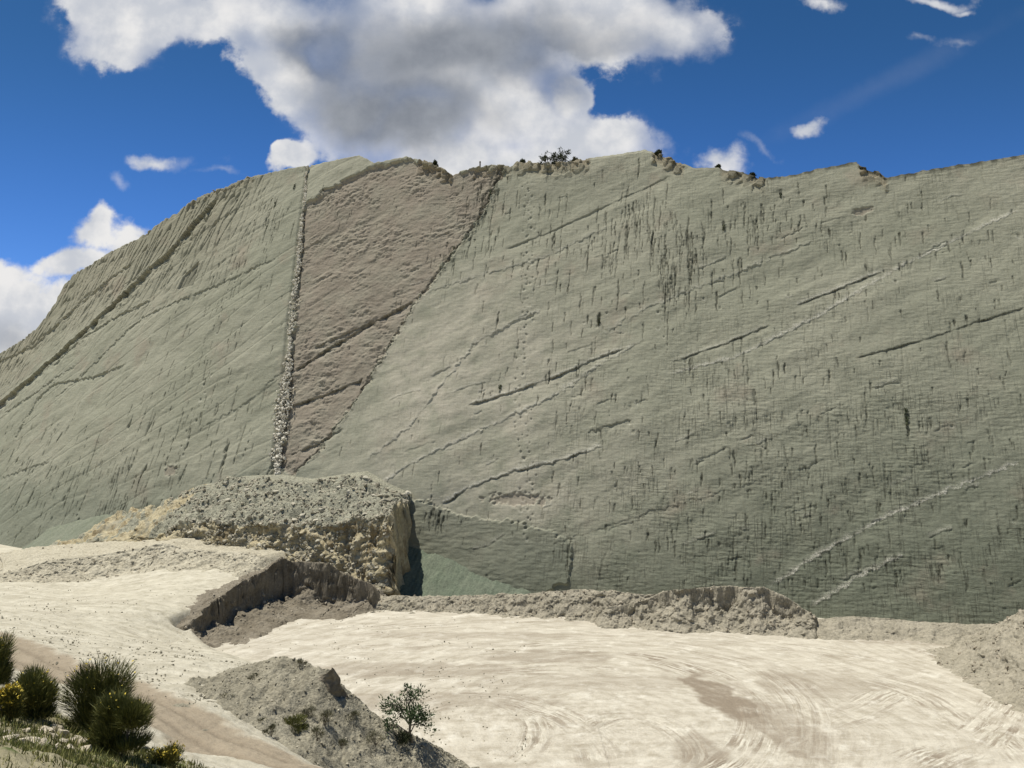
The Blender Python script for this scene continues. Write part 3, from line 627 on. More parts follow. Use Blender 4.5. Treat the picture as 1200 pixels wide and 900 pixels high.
# ------------------------------------------------------------------ mounds
M_GREY = dirt_mat('grey_quarry_dirt', (.245, .222, .163), (.315, .285, .215), (.185, .165, .12))
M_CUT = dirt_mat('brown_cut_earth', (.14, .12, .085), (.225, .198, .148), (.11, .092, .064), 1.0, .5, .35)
M_RUB = dirt_mat('pale_rubble', (.195, .178, .128), (.285, .262, .192), (.125, .112, .078), 1.6, .9, .6)
M_OCH = dirt_mat('ochre_bedrock', (.36, .308, .185), (.44, .385, .25), (.24, .18, .095), .7, .9, .4)
def stain(m, c, scale, a, b_):
    t = NT(m.node_tree); bs = [n for n in m.node_tree.nodes if n.type == 'BSDF_PRINCIPLED'][0]; src = bs.inputs['Base Color'].links[0].from_socket
    p = t.n('ShaderNodeTexCoord').outputs['Object']; col = t.mix(t.m('MULTIPLY', t.ramp(t.noise(t.vec(p, scale), 1.0, 5, .6), a, b_), .6), src, c); m.node_tree.links.new(col, bs.inputs['Base Color'])
stain(M_OCH, (.15, .105, .05), (.40, .40, .16), .52, .62); stain(M_OCH, (.27, .26, .20), (.25, .25, .08), .54, .62)
M_SCR = dirt_mat('grey_green_scree', (.15, .165, .115), (.19, .20, .145), (.12, .125, .085), 1.0, .5, .4)
M_GRN = dirt_mat('green_scree', (.118, .142, .099), (.15, .168, .12), (.105, .12, .085), 1.0, .6, .45)

def mound(name, crest, front, back, mat, label, cat='mound', noise=.3, nscale=.5, seed=1, ns=220, nt=120, side=1, scal=0.0, spread=0.0, kind=None, group=None, jag=0.4, ends=(.08, .08), seg_mat=None, mats=None, rough=.06):
    """a bank of loose earth: crest points (px, py, distance); front / back are lists of (metres from crest, share of the crest height left)"""
    C = np.array([at_d(*p) for p in crest]); L = np.r_[0, np.cumsum(np.linalg.norm(np.diff(C[:, :2], axis=0), axis=1))]
    s = np.linspace(0, L[-1], ns); K = np.stack([np.interp(s, L, C[:, i]) for i in range(3)], -1)
    for _ in range(3): K[1:-1] = (K[:-2] + 2 * K[1:-1] + K[2:]) / 4
    T = np.gradient(K[:, :2], axis=0); T /= np.linalg.norm(T, axis=1)[:, None]; Nn = np.stack([T[:, 1], -T[:, 0]], -1) * side     # points to the front
    for _ in range(12): Nn[1:-1] = (Nn[:-2] + 2 * Nn[1:-1] + Nn[2:]) / 4
    Nn /= np.linalg.norm(Nn, axis=1)[:, None]
    fr = np.array(front); bk = np.array(back)
    tt = np.concatenate([-np.linspace(1, 0, nt // 2)[:-1] ** 1.4 * bk[-1, 0], np.linspace(0, 1, nt) ** (1.9 if spread else 1.4) * fr[-1, 0] * (1 + spread)])
    Sx, Tx = np.meshgrid(s, tt, indexing='ij')
    wig = jag * fbm(s * .12, s * 0 + seed, 2, seed)[:, None] * .8 + .45 * jag * fbm(Sx * .55, Tx * .9, 4, seed + 1, .6)
    te = Tx + wig * sstep(0, .3, np.abs(Tx) + .3)
    fracf = np.interp(np.maximum(te, 0), fr[:, 0], fr[:, 1]); fracb = np.interp(np.maximum(-te, 0), bk[:, 0], bk[:, 1])
    frac = np.where(te >= 0, fracf, fracb)
    if spread:
        ts = np.where(te > .5, .5 + (te - .5) / (1 + spread * np.sin(np.pi * np.clip(s / L[-1], 0, 1) ** .8) ** .8)[:, None], te); frac = np.where(te >= 0, np.interp(np.maximum(ts, 0), fr[:, 0], fr[:, 1]), fracb)
    if scal: frac = np.where(te > .12, frac * np.clip(1 + scal * 2 * (fbm(s * .22, s * 0 + 7.7, 2, seed + 9)[:, None] + .5 * fbm(Sx * .5, Tx * .5, 3, seed + 10)) * sstep(.15, .5, te) * sstep(fr[-1, 0], 2.0, te), .45, 1.9), frac); frac = np.minimum(frac, np.maximum(1 - .12 * np.maximum(te, 0), 0))
    X = K[:, None, 0] + Nn[:, None, 0] * Tx; Y = K[:, None, 1] + Nn[:, None, 1] * Tx
    g = ground(X, Y) - .45
    zc = K[:, 2] + .07 * fbm(s * .7, s * 0 + 2.2, 3, seed + 2) + .25 * noise * fbm(s * .25, s * 0, 3, seed + 3)
    e = sstep(0, ends[0] * L[-1] + 1e-6, s) * sstep(0, ends[1] * L[-1] + 1e-6, L[-1] - s)
    Z = g + (zc[:, None] - g) * frac * e[:, None]
    nz = fbm(X * nscale, Y * nscale, 5, seed + 4, .6); gull = np.abs(fbm(Sx * .7, Tx * .12, 3, seed + 5))
    mid = np.clip(4 * frac * (1 - frac), 0, 1)
    Z += (noise * nz * (.25 + .75 * mid) - .22 * noise * gull * mid + rough * fbm(X * 2.2, Y * 2.2, 3, seed + 6)) * np.where((Tx > .02) & (Tx < .8), .2 + .8 * sstep(.45, .8, Tx), 1) * np.clip(e[:, None] * 2, 0, 1)
    Z -= .5 * (1 - np.clip(e[:, None] * 8, 0, 1))
    pk = .30 * fbm(Sx * .6, Z * .8 + seed, 4, seed + 11, .6) * np.clip(e[:, None] * 2, 0, 1) * sstep(0, .3, Tx + .15); X = X + Nn[:, None, 0] * pk; Y = Y + Nn[:, None, 1] * pk
    V = np.stack([X, Y, Z], -1).reshape(-1, 3); fc = grid_faces(ns, len(tt))
    if side > 0: fc = fc[:, ::-1]
    o = mesh_obj(name, V, fc, mat)
    if Z.size and o.data.polygons[len(o.data.polygons) // 2].normal.z < 0: o.data.flip_normals()
    return tag(o, label, cat, group, kind)

# long cut face between the upper bench and the pit
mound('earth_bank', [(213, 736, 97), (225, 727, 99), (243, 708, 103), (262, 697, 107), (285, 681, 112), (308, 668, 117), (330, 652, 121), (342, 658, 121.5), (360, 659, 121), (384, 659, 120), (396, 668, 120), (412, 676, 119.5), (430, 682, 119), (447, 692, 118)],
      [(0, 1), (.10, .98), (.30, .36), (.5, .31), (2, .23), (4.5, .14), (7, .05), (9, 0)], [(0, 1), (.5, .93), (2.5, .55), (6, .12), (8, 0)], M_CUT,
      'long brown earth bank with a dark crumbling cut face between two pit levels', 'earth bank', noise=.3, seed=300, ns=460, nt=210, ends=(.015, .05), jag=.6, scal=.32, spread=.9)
# low heaps pushed against the foot of the wall
mound('earth_mound', [(395, 700, 121.5), (440, 697, 120.5), (500, 699, 120), (560, 697, 119), (600, 696, 118), (660, 692, 116), (720, 692, 113), (765, 697, 110.5), (800, 702, 109), (850, 706, 107.5)],
      [(0, 1), (.8, .8), (1.8, .5), (3.2, .2), (4.6, .06), (6, 0)], [(0, 1), (.8, .8), (2.5, .4), (5, 0)], M_GREY,
      'long low grey dirt mound along the foot of the cliff behind the pit', 'dirt mound', noise=.6, seed=320, ns=520, nt=130, ends=(.10, .08), jag=.8)
mound('earth_mound', [(690, 714, 110), (730, 709, 110), (760, 701, 109.5), (778, 692, 109), (800, 689, 108.5), (850, 687, 108), (895, 688, 107), (925, 701, 106), (940, 712, 105), (962, 725, 104)],
      [(0, 1), (.1, .97), (.35, .66), (.6, .60), (2.0, .38), (3.8, .12), (5.2, 0)], [(0, 1), (.5, .93), (2.5, .6), (5, 0)], M_GREY,
      'heaped grey dirt mound with a dark overhanging scarp at the foot of the cliff', 'dirt mound', noise=.3, seed=330, ns=380, nt=150, ends=(.06, .02), jag=.9, scal=.35)
mound('earth_mound', [(935, 726, 105), (1000, 722, 105), (1060, 727, 104), (1130, 731, 101), (1200, 731, 97), (1300, 735, 92)],
      [(0, 1), (1.0, .8), (3, .4), (5, .1), (6.5, 0)], [(0, 1), (1, .8), (4, 0)], M_GREY,
      'thin strip of grey dirt along the wall foot at the right end of the pit', 'dirt mound', noise=.25, seed=340, ns=260, nt=70, ends=(.05, .05))
# right flank
mound('earth_mound', [(1142, 744, 98), (1162, 734, 94), (1182, 724, 90), (1204, 714, 86), (1250, 707, 79), (1330, 706, 71), (1450, 720, 62)],
      [(0, 1), (1.0, .86), (3, .58), (5.5, .26), (8, .07), (10, 0)], [(0, 1), (2, .8), (8, 0)], M_GREY,
      'large grey dirt slope with dozer marks at the right edge of the pit', 'dirt mound', noise=.35, seed=360, ns=300, nt=150, ends=(.10, .05), jag=.6)
# terrace in front of the left wall
mound('terrace_bank', [(-160, 682, 118), (-60, 677, 120), (0, 672, 122), (30, 664, 124), (60, 656, 126), (95, 653, 128), (130, 648, 130), (165, 642, 131.5), (192, 636, 132), (215, 643, 131), (250, 645, 130), (290, 648, 128), (325, 656, 126)],
      [(0, 1), (.4, .88), (1.2, .72), (4, .3), (7, .06), (9, 0)], [(0, 1), (3, .97), (9, .95), (22, .9), (34, .6), (44, 0)], dirt_mat('bench_dirt', (.33, .30, .22), (.43, .395, .295), (.25, .22, .16), 1, .6, .6),
      'grey gravel bank carrying a pale haul road below the left part of the cliff', 'terrace bank', noise=.4, seed=380, ns=420, nt=120, ends=(.03, .05), jag=.7)
# rubble between the road and the pit
mound('rubble_mound', [(225, 800, 60), (262, 788, 57), (300, 776, 55), (335, 768, 54), (362, 778, 53.5), (385, 783, 53), (402, 803, 53), (425, 826, 53), (450, 846, 53), (478, 858, 53.5), (500, 868, 54), (540, 893, 54.5), (585, 925, 54)],
      [(0, 1), (.6, .8), (2, .5), (5, .2), (8.5, .02), (10, 0)], [(0, 1), (1.0, .9), (3, .66), (6, .36), (9.5, .16), (13, .05), (15, 0)], M_RUB,
      'pale stony rubble mound with scrub between the dirt track and the pit floor', 'rubble mound', noise=.38, seed=400, ns=360, nt=180, side=-1, ends=(.1, .06), jag=.6, rough=.1)

# debris heap: quarried rock left standing in front of the wall
def at_w(px, py, w):
    """point w metres in front of the cliff foot on the line of sight of a photo point -> (u, z)"""
    qx = _cx - np.sin(_ph) * w; qy = _cy - np.cos(_ph) * w
    i = np.argmin(np.abs(qx / qy - (px - 600) / F / (math.cos(PITCH) + (py - 450) / F * math.sin(PITCH))))
    return _us[i], at_d(px, py, qy[i])[2]
H_TOP = [(20, 655), (60, 640), (110, 618), (160, 600), (200, 586), (235, 569), (262, 563), (290, 557), (330, 556), (365, 561), (400, 556), (430, 552), (455, 566), (484, 580)]
H_EDGE = [(20, 660), (100, 640), (150, 632), (200, 622), (240, 613), (300, 609), (350, 613), (400, 617), (430, 612), (455, 596), (486, 590)]
H_TOE = [(20, 664), (100, 648), (200, 645), (260, 645), (320, 655), (380, 668), (420, 678), (447, 684), (486, 690)]
WE = 8.0
tuv = np.array([to_uv(*p) for p in H_TOP]); ed = np.array([at_w(x, y, WE) for x, y in H_EDGE]); to = np.array([at_w(x, y, WE + 1.8) for x, y in H_TOE])
def _it(u, a, zc=1): o_ = np.argsort(a[:, 0]); return np.interp(u, a[o_, 0], a[o_, zc])
u_cut_top = to_uv(482, 584)[0]; u_cut_toe = at_w(459, 672, WE + 1.8)[0]
ua = np.linspace(0, 1, 420); um = to_uv(30, 650)[0]
wr = np.concatenate([np.linspace(-9, WE - .8, 110), np.linspace(WE - .75, WE + 2.2, 80), np.linspace(WE + 2.35, WE + 7, 30)])
cut = u_cut_top + (u_cut_toe - u_cut_top) * np.clip((wr + 4) / (WE + 5.8), 0, 1)
off = np.concatenate([[-2.0, -.75, -.6, -.45, -.3, -.15], [0.0]])          # the cut end of the heap
Uh = np.concatenate([cut[None, :] + off[:, None] * 1.0 + 0 * wr[None, :], cut[None, :] + ua[1:, None] ** 1.25 * (um - cut[None, :])], 0)
fall = np.concatenate([np.array([0, .03, .25, .5, .75, .93, 1.0]), np.ones(len(ua) - 1)])[:, None]
Wh = np.repeat(wr[None, :], len(Uh), 0)
Wv = Wh + 6.0 * np.clip((Wh - WE + .6) / 2.6, 0, 1); wn = Wh
shift = (1.3 * fbm(Uh * .13, Uh * 0 + 1.5, 4, 501) + .9 * (cells(Uh * .2, Uh * 0 + .5, 521)[2] - .5)) * sstep(2, 6, Wh)
zt = _it(Uh, np.c_[tuv[:, 0], tuv[:, 1] * math.sin(DIP)]); ze = _it(Uh, ed); zo = _it(Uh, to)
wc = -zt / math.tan(DIP)
hx = _cx; 
def foot(u, w): p_ = np.interp(u, _us, _ph); return np.interp(u, _us, _cx) - np.sin(p_) * w, np.interp(u, _us, _cy) - np.cos(p_) * w
Xh, Yh = foot(Uh, Wh); gh = ground(Xh, Yh) - .5
zo = np.maximum(zo, gh)
f1 = np.clip((wn - wc) / (WE - wc), 0, 1); z_up = zt + (ze - zt) * (f1 ** 1.15)
f2 = np.clip((wn - WE) / 1.8, 0, 1); z_face = ze + (zo - ze) * np.interp(f2, [0, .1, .5, 1], [0, .14, .6, 1])
f3 = np.clip((wn - WE - 1.8) / 4.0, 0, 1); z_toe = zo + (gh - zo) * f3
Zh = np.where(wn < WE, z_up, np.where(wn < WE + 1.8, z_face, z_toe))
Zh = Zh + sstep(-6, -2, Wh) * (1.1 * fbm(Uh * .12, Wh * .22, 5, 503, .62) + .30 * (cells(Uh * .8, Wv * .8, 504)[2] - .5) * (wn < WE) + (1.2 * (cells(Uh * .3 + .3 * fbm(Uh * .5, Wh * .5, 2, 524), Wh * .4, 522)[2] - .5) * (wn < WE)) + .35 * fbm(Uh * .35, Wv * .5, 4, 505) * (f2 > 0) * (f3 < 1))
Zh = gh + (Zh - gh) * fall
Xh, Yh = foot(Uh + (1.1 * fbm(Zh * .3, Wh * .35, 5, 506, .6) + 1.3 * (cells(Wh * .5, Zh * .4, 523)[2] - .5)) * (fall < .995), Wh + (.7 * fbm(Uh * .3, Zh * .35, 5, 508, .6) + .9 * (cells(Uh * .35, Zh * .45, 525)[2] - .5) + .35 * (cells(Uh * .9, Zh * 1.1, 526)[2] - .5)) * (f2 > 0) * (f3 < .5) - shift)
V = np.stack([Xh, Yh, Zh], -1)
fc = grid_faces(*Uh.shape)
fi = ((f2 > 0.0) & (f3 < .35)) | ((fall < .99) & (Wh > -3)) | ((_it(Uh, np.c_[tuv[:, 0], np.array([p[0] for p in H_TOP])]) < 245) & (fbm(Uh * .3, Wh * .3, 3, 507) > -.15))
M_DEB = dirt_mat('grey_green_debris', (.225, .218, .158), (.30, .29, .215), (.155, .148, .105), 1.1, .9, .8)
heap = mesh_obj('debris_heap', V.reshape(-1, 3), fc, [M_DEB, M_OCH], fmat=fi[:-1, :-1].ravel().astype(int))
if heap.data.polygons[len(heap.data.polygons) // 2].normal.z < 0: heap.data.flip_normals()
tag(heap, 'big heap of grey rubble with a yellow rock face standing against the cliff', 'debris heap')

# green scree fan against the wall right of the heap
ns_, nt_ = 220, 90
u0_, u1_ = to_uv(432, 640)[0], to_uv(635, 690)[0]
ss = np.linspace(u0_, u1_, ns_); ww = np.linspace(-5, 9, nt_); Us, Ws = np.meshgrid(ss, ww, indexing='ij')
px_top = [(432, 660), (455, 645), (480, 637), (500, 645), (520, 652), (560, 668), (600, 682), (640, 694)]
tz = np.array([to_uv(*p) for p in px_top]); zt_ = _it(Us, np.c_[tz[:, 0], tz[:, 1] * math.sin(DIP)])
wc_ = -zt_ / math.tan(DIP)
Zs = zt_ - (Ws - wc_) * .78 * np.where(Ws > wc_, 1, .2) + .18 * fbm(Us * .6, Ws * .12, 4, 511) + .10 * fbm(Us * 1.6, Ws * .5, 4, 512, .6) + .22 * fbm(Us * .35, Ws * .35, 3, 513)
Xs, Ys = foot(Us, Ws); Zs = np.maximum(Zs, ground(Xs, Ys) - .6)
scree = mesh_obj('scree_fan', np.stack([Xs, Ys, Zs], -1).reshape(-1, 3), grid_faces(ns_, nt_), M_GRN)
if scree.data.polygons[1000].normal.z < 0: scree.data.flip_normals()
tag(scree, 'smooth fan of green scree spilling down between the debris heap and the wall', 'scree fan')
# small scree under the far left wall
ss = np.linspace(to_uv(150, 600)[0], to_uv(-30, 640)[0], 160); ww = np.linspace(-6, 12, 70); Us, Ws = np.meshgrid(ss, ww, indexing='ij')
tz = np.array([to_uv(*p) for p in ((150, 606), (120, 604), (85, 612), (60, 618), (40, 640), (0, 655), (-30, 660))]); zt_ = _it(Us, np.c_[tz[:, 0], tz[:, 1] * math.sin(DIP)]); wc_ = -zt_ / math.tan(DIP)
Zs = zt_ - (Ws - wc_) * .7 * np.where(Ws > wc_, 1, .2) + .2 * fbm(Us * .5, Ws * .15, 4, 514) + .1 * fbm(Us * .35, Ws * .35, 3, 515)
Xs, Ys = foot(Us, Ws); Zs = np.maximum(Zs, ground(Xs, Ys) - .6)
sc2 = mesh_obj('scree_fan', np.stack([Xs, Ys, Zs], -1).reshape(-1, 3), grid_faces(160, 70), M_SCR)
if sc2.data.polygons[1000].normal.z < 0: sc2.data.flip_normals()
tag(sc2, 'green grey scree at the cliff foot behind the left end of the haul road', 'scree fan')

# ------------------------------------------------------------------ rocks
def rock_proto(seed, flat=.7):
    r = random.Random(seed); bm = bmesh.new()
    for _ in range(16):
        v = Vector((r.gauss(0, 1), r.gauss(0, 1), r.gauss(0, 1))).normalized() * r.uniform(.8, 1.05)
        bm.verts.new((v.x, v.y * .85, v.z * flat))
    res = bmesh.ops.convex_hull(bm, input=bm.verts)
    bmesh.ops.delete(bm, geom=[g for g in res['geom_interior'] if isinstance(g, bmesh.types.BMVert)], context='VERTS')
    bmesh.ops.triangulate(bm, faces=bm.faces); bm.verts.index_update()
    V = np.array([v.co[:] for v in bm.verts]); Fc = np.array([[v.index for v in f.verts] for f in bm.faces]); bm.free()
    return V, Fc
PROTO = [rock_proto(k, random.uniform(.55, .9)) for k in range(10)]
def rot_mats(n):
    q = rng.normal(size=(n, 4)); q /= np.linalg.norm(q, axis=1)[:, None]; w, x, y, z = q.T
    return np.stack([np.stack([1 - 2 * (y * y + z * z), 2 * (x * y - z * w), 2 * (x * z + y * w)], -1), np.stack([2 * (x * y + z * w), 1 - 2 * (x * x + z * z), 2 * (y * z - x * w)], -1),
                     np.stack([2 * (x * z - y * w), 2 * (y * z + x * w), 1 - 2 * (x * x + y * y)], -1)], -2)
def rock_cloud(name, pts, sizes, mat, tone=None):
    Vs, Fs, Ts = [], [], []; base = 0; M = rot_mats(len(pts)); tone = rng.random(len(pts)) if tone is None else tone
    for i, (p, s) in enumerate(zip(pts, sizes)):
        v, f = PROTO[i % 10]; q = v @ M[i].T * s + p; Vs.append(q); Fs.append(f + base); base += len(v); Ts.append(np.full(len(v), tone[i]))
    return mesh_obj(name, np.concatenate(Vs), np.concatenate(Fs), mat, smooth=False, attrs={'tone': np.concatenate(Ts)})
def rock_mat(name, c1, c2, gap=None):
    m, t, b = new_mat(name); p = t.n('ShaderNodeTexCoord').outputs['Object']; n = t.noise(p, 6, 5, .65)
    col = t.mix(t.attr('tone'), c1, c2); f = t.m('ADD', .7, t.m('MULTIPLY', n, .6)); col = t.mix(1.0, col, t.n('ShaderNodeCombineXYZ', {0: f, 1: f, 2: f}).outputs[0], 'MULTIPLY')
    finish(t, b, col, n, .6, .08); return m
def obj_rock_mat(name, c1, c2):
    m, t, b = new_mat(name); p = t.n('ShaderNodeTexCoord').outputs['Object']; n = t.noise(p, 3, 6, .65); r = t.n('ShaderNodeObjectInfo').outputs['Random']
    col = t.mix(r, c1, c2); f = t.m('ADD', .65, t.m('MULTIPLY', n, .7)); col = t.mix(1.0, col, t.n('ShaderNodeCombineXYZ', {0: f, 1: f, 2: f}).outputs[0], 'MULTIPLY')
    finish(t, b, col, n, .7, .1); return m
M_RK = rock_mat('rubble_rock', (.17, .155, .11), (.42, .385, .29)); M_VEIN = rock_mat('white_vein_rock', (.33, .30, .235), (.64, .60, .49)); M_BO = obj_rock_mat('boulder_rock', (.27, .25, .185), (.46, .43, .335)); M_WH = obj_rock_mat('pale_stone', (.40, .35, .25), (.60, .53, .40))

# the white vein
pv = np.array(uvs(VEIN)); Lv = np.r_[0, np.cumsum(np.linalg.norm(np.diff(pv, axis=0), axis=1))]
n = 4200; q = rng.random(n) * Lv[-1]; half = np.interp(q / Lv[-1], [0, .25, .5, 1], [.5, .8, 1.2, 1.7])
half = half * np.clip(.8 + 1.0 * fbm(q * .22, q * 0 + 1.7, 3, 650), .25, 1.6); kq = rng.random(n) < .45 + 1.2 * fbm(q * .5, q * 0 + 8.1, 3, 651) + .35; q = q[kq]; half = half[kq]; n = len(q); vu = np.interp(q, Lv, pv[:, 0]) + np.clip(rng.normal(size=n) * .5, -1.1, 1.1) * half + .55 * fbm(q * .15, q * 0 + 3.1, 3, 652); vv = np.interp(q, Lv, pv[:, 1])
pt = cliff(vu, vv, rng.uniform(-.45, -.02, n)); szs = rng.uniform(.08, .26, n) * rng.choice((1, 1, 1, 1.9), n) * np.interp(q / Lv[-1], [0, 1], [.75, 1.1])
o = rock_cloud('rock_vein', pt, szs, M_VEIN, tone=np.clip(rng.beta(1.2, .6, n), 0, 1)); tag(o, 'narrow upright vein of broken white rock splitting the cliff from crest to debris heap', 'rock vein')

# loose rubble, too much of it to count
def on_heap(n, lo=0, hi=None, wlo=-4, whi=WE + 5):
    nr_, nc_ = Uh.shape; i = rng.integers(7, nr_ - 1, n * 3); j = rng.integers(0, nc_, n * 3); w = Wh[i, j]; k = (w > wlo) & (w < whi) & (Zh[i, j] > gh[i, j] + .35)
    pxx = 600 + F * Xh[i, j] / Yh[i, j]; k &= (pxx > 200) & (pxx < 482); i, j = i[k][:n], j[k][:n]; return V[i, j]
P1 = on_heap(3600); P2 = on_heap(700, wlo=WE + .5)
n2 = 1500; i = rng.random(n2); rm = bpy.data.objects['rubble_mound']
mv = np.empty(len(rm.data.vertices) * 3, np.float32); rm.data.vertices.foreach_get('co', mv); mv = mv.reshape(-1, 3)
gm = ground(mv[:, 0], mv[:, 1]); ok = np.where(mv[:, 2] > gm - .05)[0]
P3 = mv[rng.choice(ok, 2600)]
PP = np.concatenate([P1, P2, P3]); n = len(PP)
sz = np.concatenate([rng.uniform(.10, .46, len(P1)) * rng.uniform(.6, 1.3, len(P1)), rng.uniform(.1, .35, len(P2)), rng.uniform(.03, .13, len(P3))])
o = rock_cloud('rubble', PP + np.array([0, 0, .02]), sz, M_RK, tone=rng.beta(1.4, 1.1, n)); tag(o, 'loose grey stones scattered over the debris heap and the rubble mound', 'rubble', kind='stuff')
for nm in ('earth_bank', 'earth_mound', 'earth_mound.001', 'earth_mound.002', 'terrace_bank'):
    pass
tv = []
for nm, k in (('earth_bank', 500), ('earth_mound', 420), ('earth_mound.003', 420), ('terrace_bank', 420), ('earth_mound.001', 200)):
    oo = bpy.data.objects[nm]; mv = np.empty(len(oo.data.vertices) * 3, np.float32); oo.data.vertices.foreach_get('co', mv); mv = mv.reshape(-1, 3); gm = ground(mv[:, 0], mv[:, 1])
    ok = np.where(mv[:, 2] > gm)[0]; tv.append(mv[rng.choice(ok, k)])
tv = np.concatenate(tv); o = rock_cloud('clods', tv, rng.uniform(.06, .3, len(tv)) * rng.uniform(.5, 1.2, len(tv)), rock_mat('dirt_clod', (.21, .18, .13), (.37, .33, .25))); tag(o, 'crumbled clods of dirt lying on the earth banks round the pit', 'clods', kind='stuff')

boulders = []
bmeshes = []
for k in range(6):
    v, f = PROTO[k]; me = bpy.data.meshes.new('boulder'); me.from_pydata([tuple(x) for x in v], [], [tuple(int(q) for q in x) for x in f]); me.materials.append(M_BO); bmeshes.append(me)
wmeshes = []
for k in range(6):
    v, f = PROTO[(k + 3) % 10]; me = bpy.data.meshes.new('stone'); me.from_pydata([tuple(x) for x in v], [], [tuple(int(q) for q in x) for x in f]); me.materials.append(M_WH); wmeshes.append(me)
def put_rock(name, me, p, s, label, cat, group):
    o = bpy.data.objects.new(name, me); COL.objects.link(o); o.location = tuple(map(float, p)); o.scale = (s * random.uniform(.85, 1.25), s, s * random.uniform(.6, .95)); o.rotation_euler = (random.uniform(-.5, .5), random.uniform(-.5, .5), random.uniform(0, 6.28))
    return tag(o, label, cat, group)
PB = on_heap(90)
for k, p in enumerate(PB):
    low = p[2] < 8
    put_rock('boulder', bmeshes[k % 6], p + np.array([0, 0, .1]), random.uniform(.3, .85), 'angular boulder lying among the rubble at the foot of the yellow rock face' if low else 'angular boulder lying among the grey rubble on top of the debris heap', 'boulder', 'boulders on the lower debris' if low else 'boulders on the debris heap')

# ------------------------------------------------------------------ plants
def leaf_mat(name, stops, rough=.7):
    m, t, b = new_mat(name); b.inputs['Roughness'].default_value = rough; b.inputs['Specular IOR Level'].default_value = .25
    a = t.attr('tone'); col = stops[0]
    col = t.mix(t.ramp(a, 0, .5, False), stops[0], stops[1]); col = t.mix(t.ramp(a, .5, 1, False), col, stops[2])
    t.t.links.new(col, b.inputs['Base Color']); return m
M_BROOM = leaf_mat('broom_green', ((.055, .064, .019), (.15, .152, .042), (.34, .31, .095)))
M_DRY = leaf_mat('dry_scrub', ((.06, .06, .03), (.12, .115, .06), (.24, .22, .13)))
M_FLOWER = leaf_mat('yellow_flower', ((.45, .33, .03), (.62, .47, .05), (.75, .60, .12)))
M_YEL = leaf_mat('yellow_green_broom', ((.06, .065, .015), (.16, .15, .035), (.38, .32, .07)))
M_TREE = leaf_mat('tree_leaf', ((.028, .045, .016), (.055, .085, .032), (.11, .15, .06)))
M_LICH = leaf_mat('cliff_plant_leaf', ((.022, .028, .012), (.045, .055, .022), (.08, .09, .04)))
M_GRASS = leaf_mat('bank_grass', ((.085, .10, .028), (.19, .195, .055), (.36, .33, .13)))
M_BARK = dirt_mat('grey_bark', (.13, .11, .085), (.19, .165, .13), (.09, .075, .055), 6, .5, 0)

def blades(base, dirs, length, width, tone):
    """thin tapering blades as triangles pairs"""
    n = len(base); up = np.cross(dirs, rng.normal(size=(n, 3))); up /= np.linalg.norm(up, axis=1)[:, None] + 1e-9; w = up * width[:, None] / 2
    mid = base + dirs * length[:, None] * .55; tip = base + dirs * length[:, None] + rng.normal(size=(n, 3)) * length[:, None] * .10
    V = np.stack([base - w * .7, base + w * .7, mid + w, tip, mid - w], 1).reshape(-1, 3); i = np.arange(n)[:, None] * 5
    Fq = np.concatenate([i + np.array([[0, 1, 2, 4]])], 0); Ft = i + np.array([[4, 2, 3, 3]])
    return V, Fq, i + np.array([[4, 2, 3]]), np.repeat(tone, 5)
def blade_obj(name, base, dirs, length, width, tone, mat, parent=None):
    V, Fq, Ft, T = blades(base, dirs, length, width, tone)
    faces = [tuple(map(int, f)) for f in Fq] + [tuple(map(int, f)) for f in Ft]
    return mesh_obj(name, V, faces, mat, parent, True, {'tone': T})
def tubes(name, paths, mat, parent=None, sides=6):
    Vs, Fs = [], []; b0 = 0
    for P_, r_ in paths:
        P_ = np.array(P_, float); n = len(P_); T_ = np.gradient(P_, axis=0); T_ /= np.linalg.norm(T_, axis=1)[:, None] + 1e-9
        ref = np.array([.31, .95, .05]); A = np.cross(T_, ref); A /= np.linalg.norm(A, axis=1)[:, None]; B = np.cross(T_, A)
        for k in range(n):
            for j in range(sides):
                a = 2 * math.pi * j / sides; Vs.append(P_[k] + r_[k] * (A[k] * math.cos(a) + B[k] * math.sin(a)))
        for k in range(n - 1):
            for j in range(sides): Fs.append((b0 + k * sides + j, b0 + k * sides + (j + 1) % sides, b0 + (k + 1) * sides + (j + 1) % sides, b0 + (k + 1) * sides + j))
        Fs.append(tuple(b0 + j for j in range(sides))[::-1]); Fs.append(tuple(b0 + (n - 1) * sides + j for j in range(sides))); b0 += n * sides
    return mesh_obj(name, np.array(Vs), Fs, mat, parent)
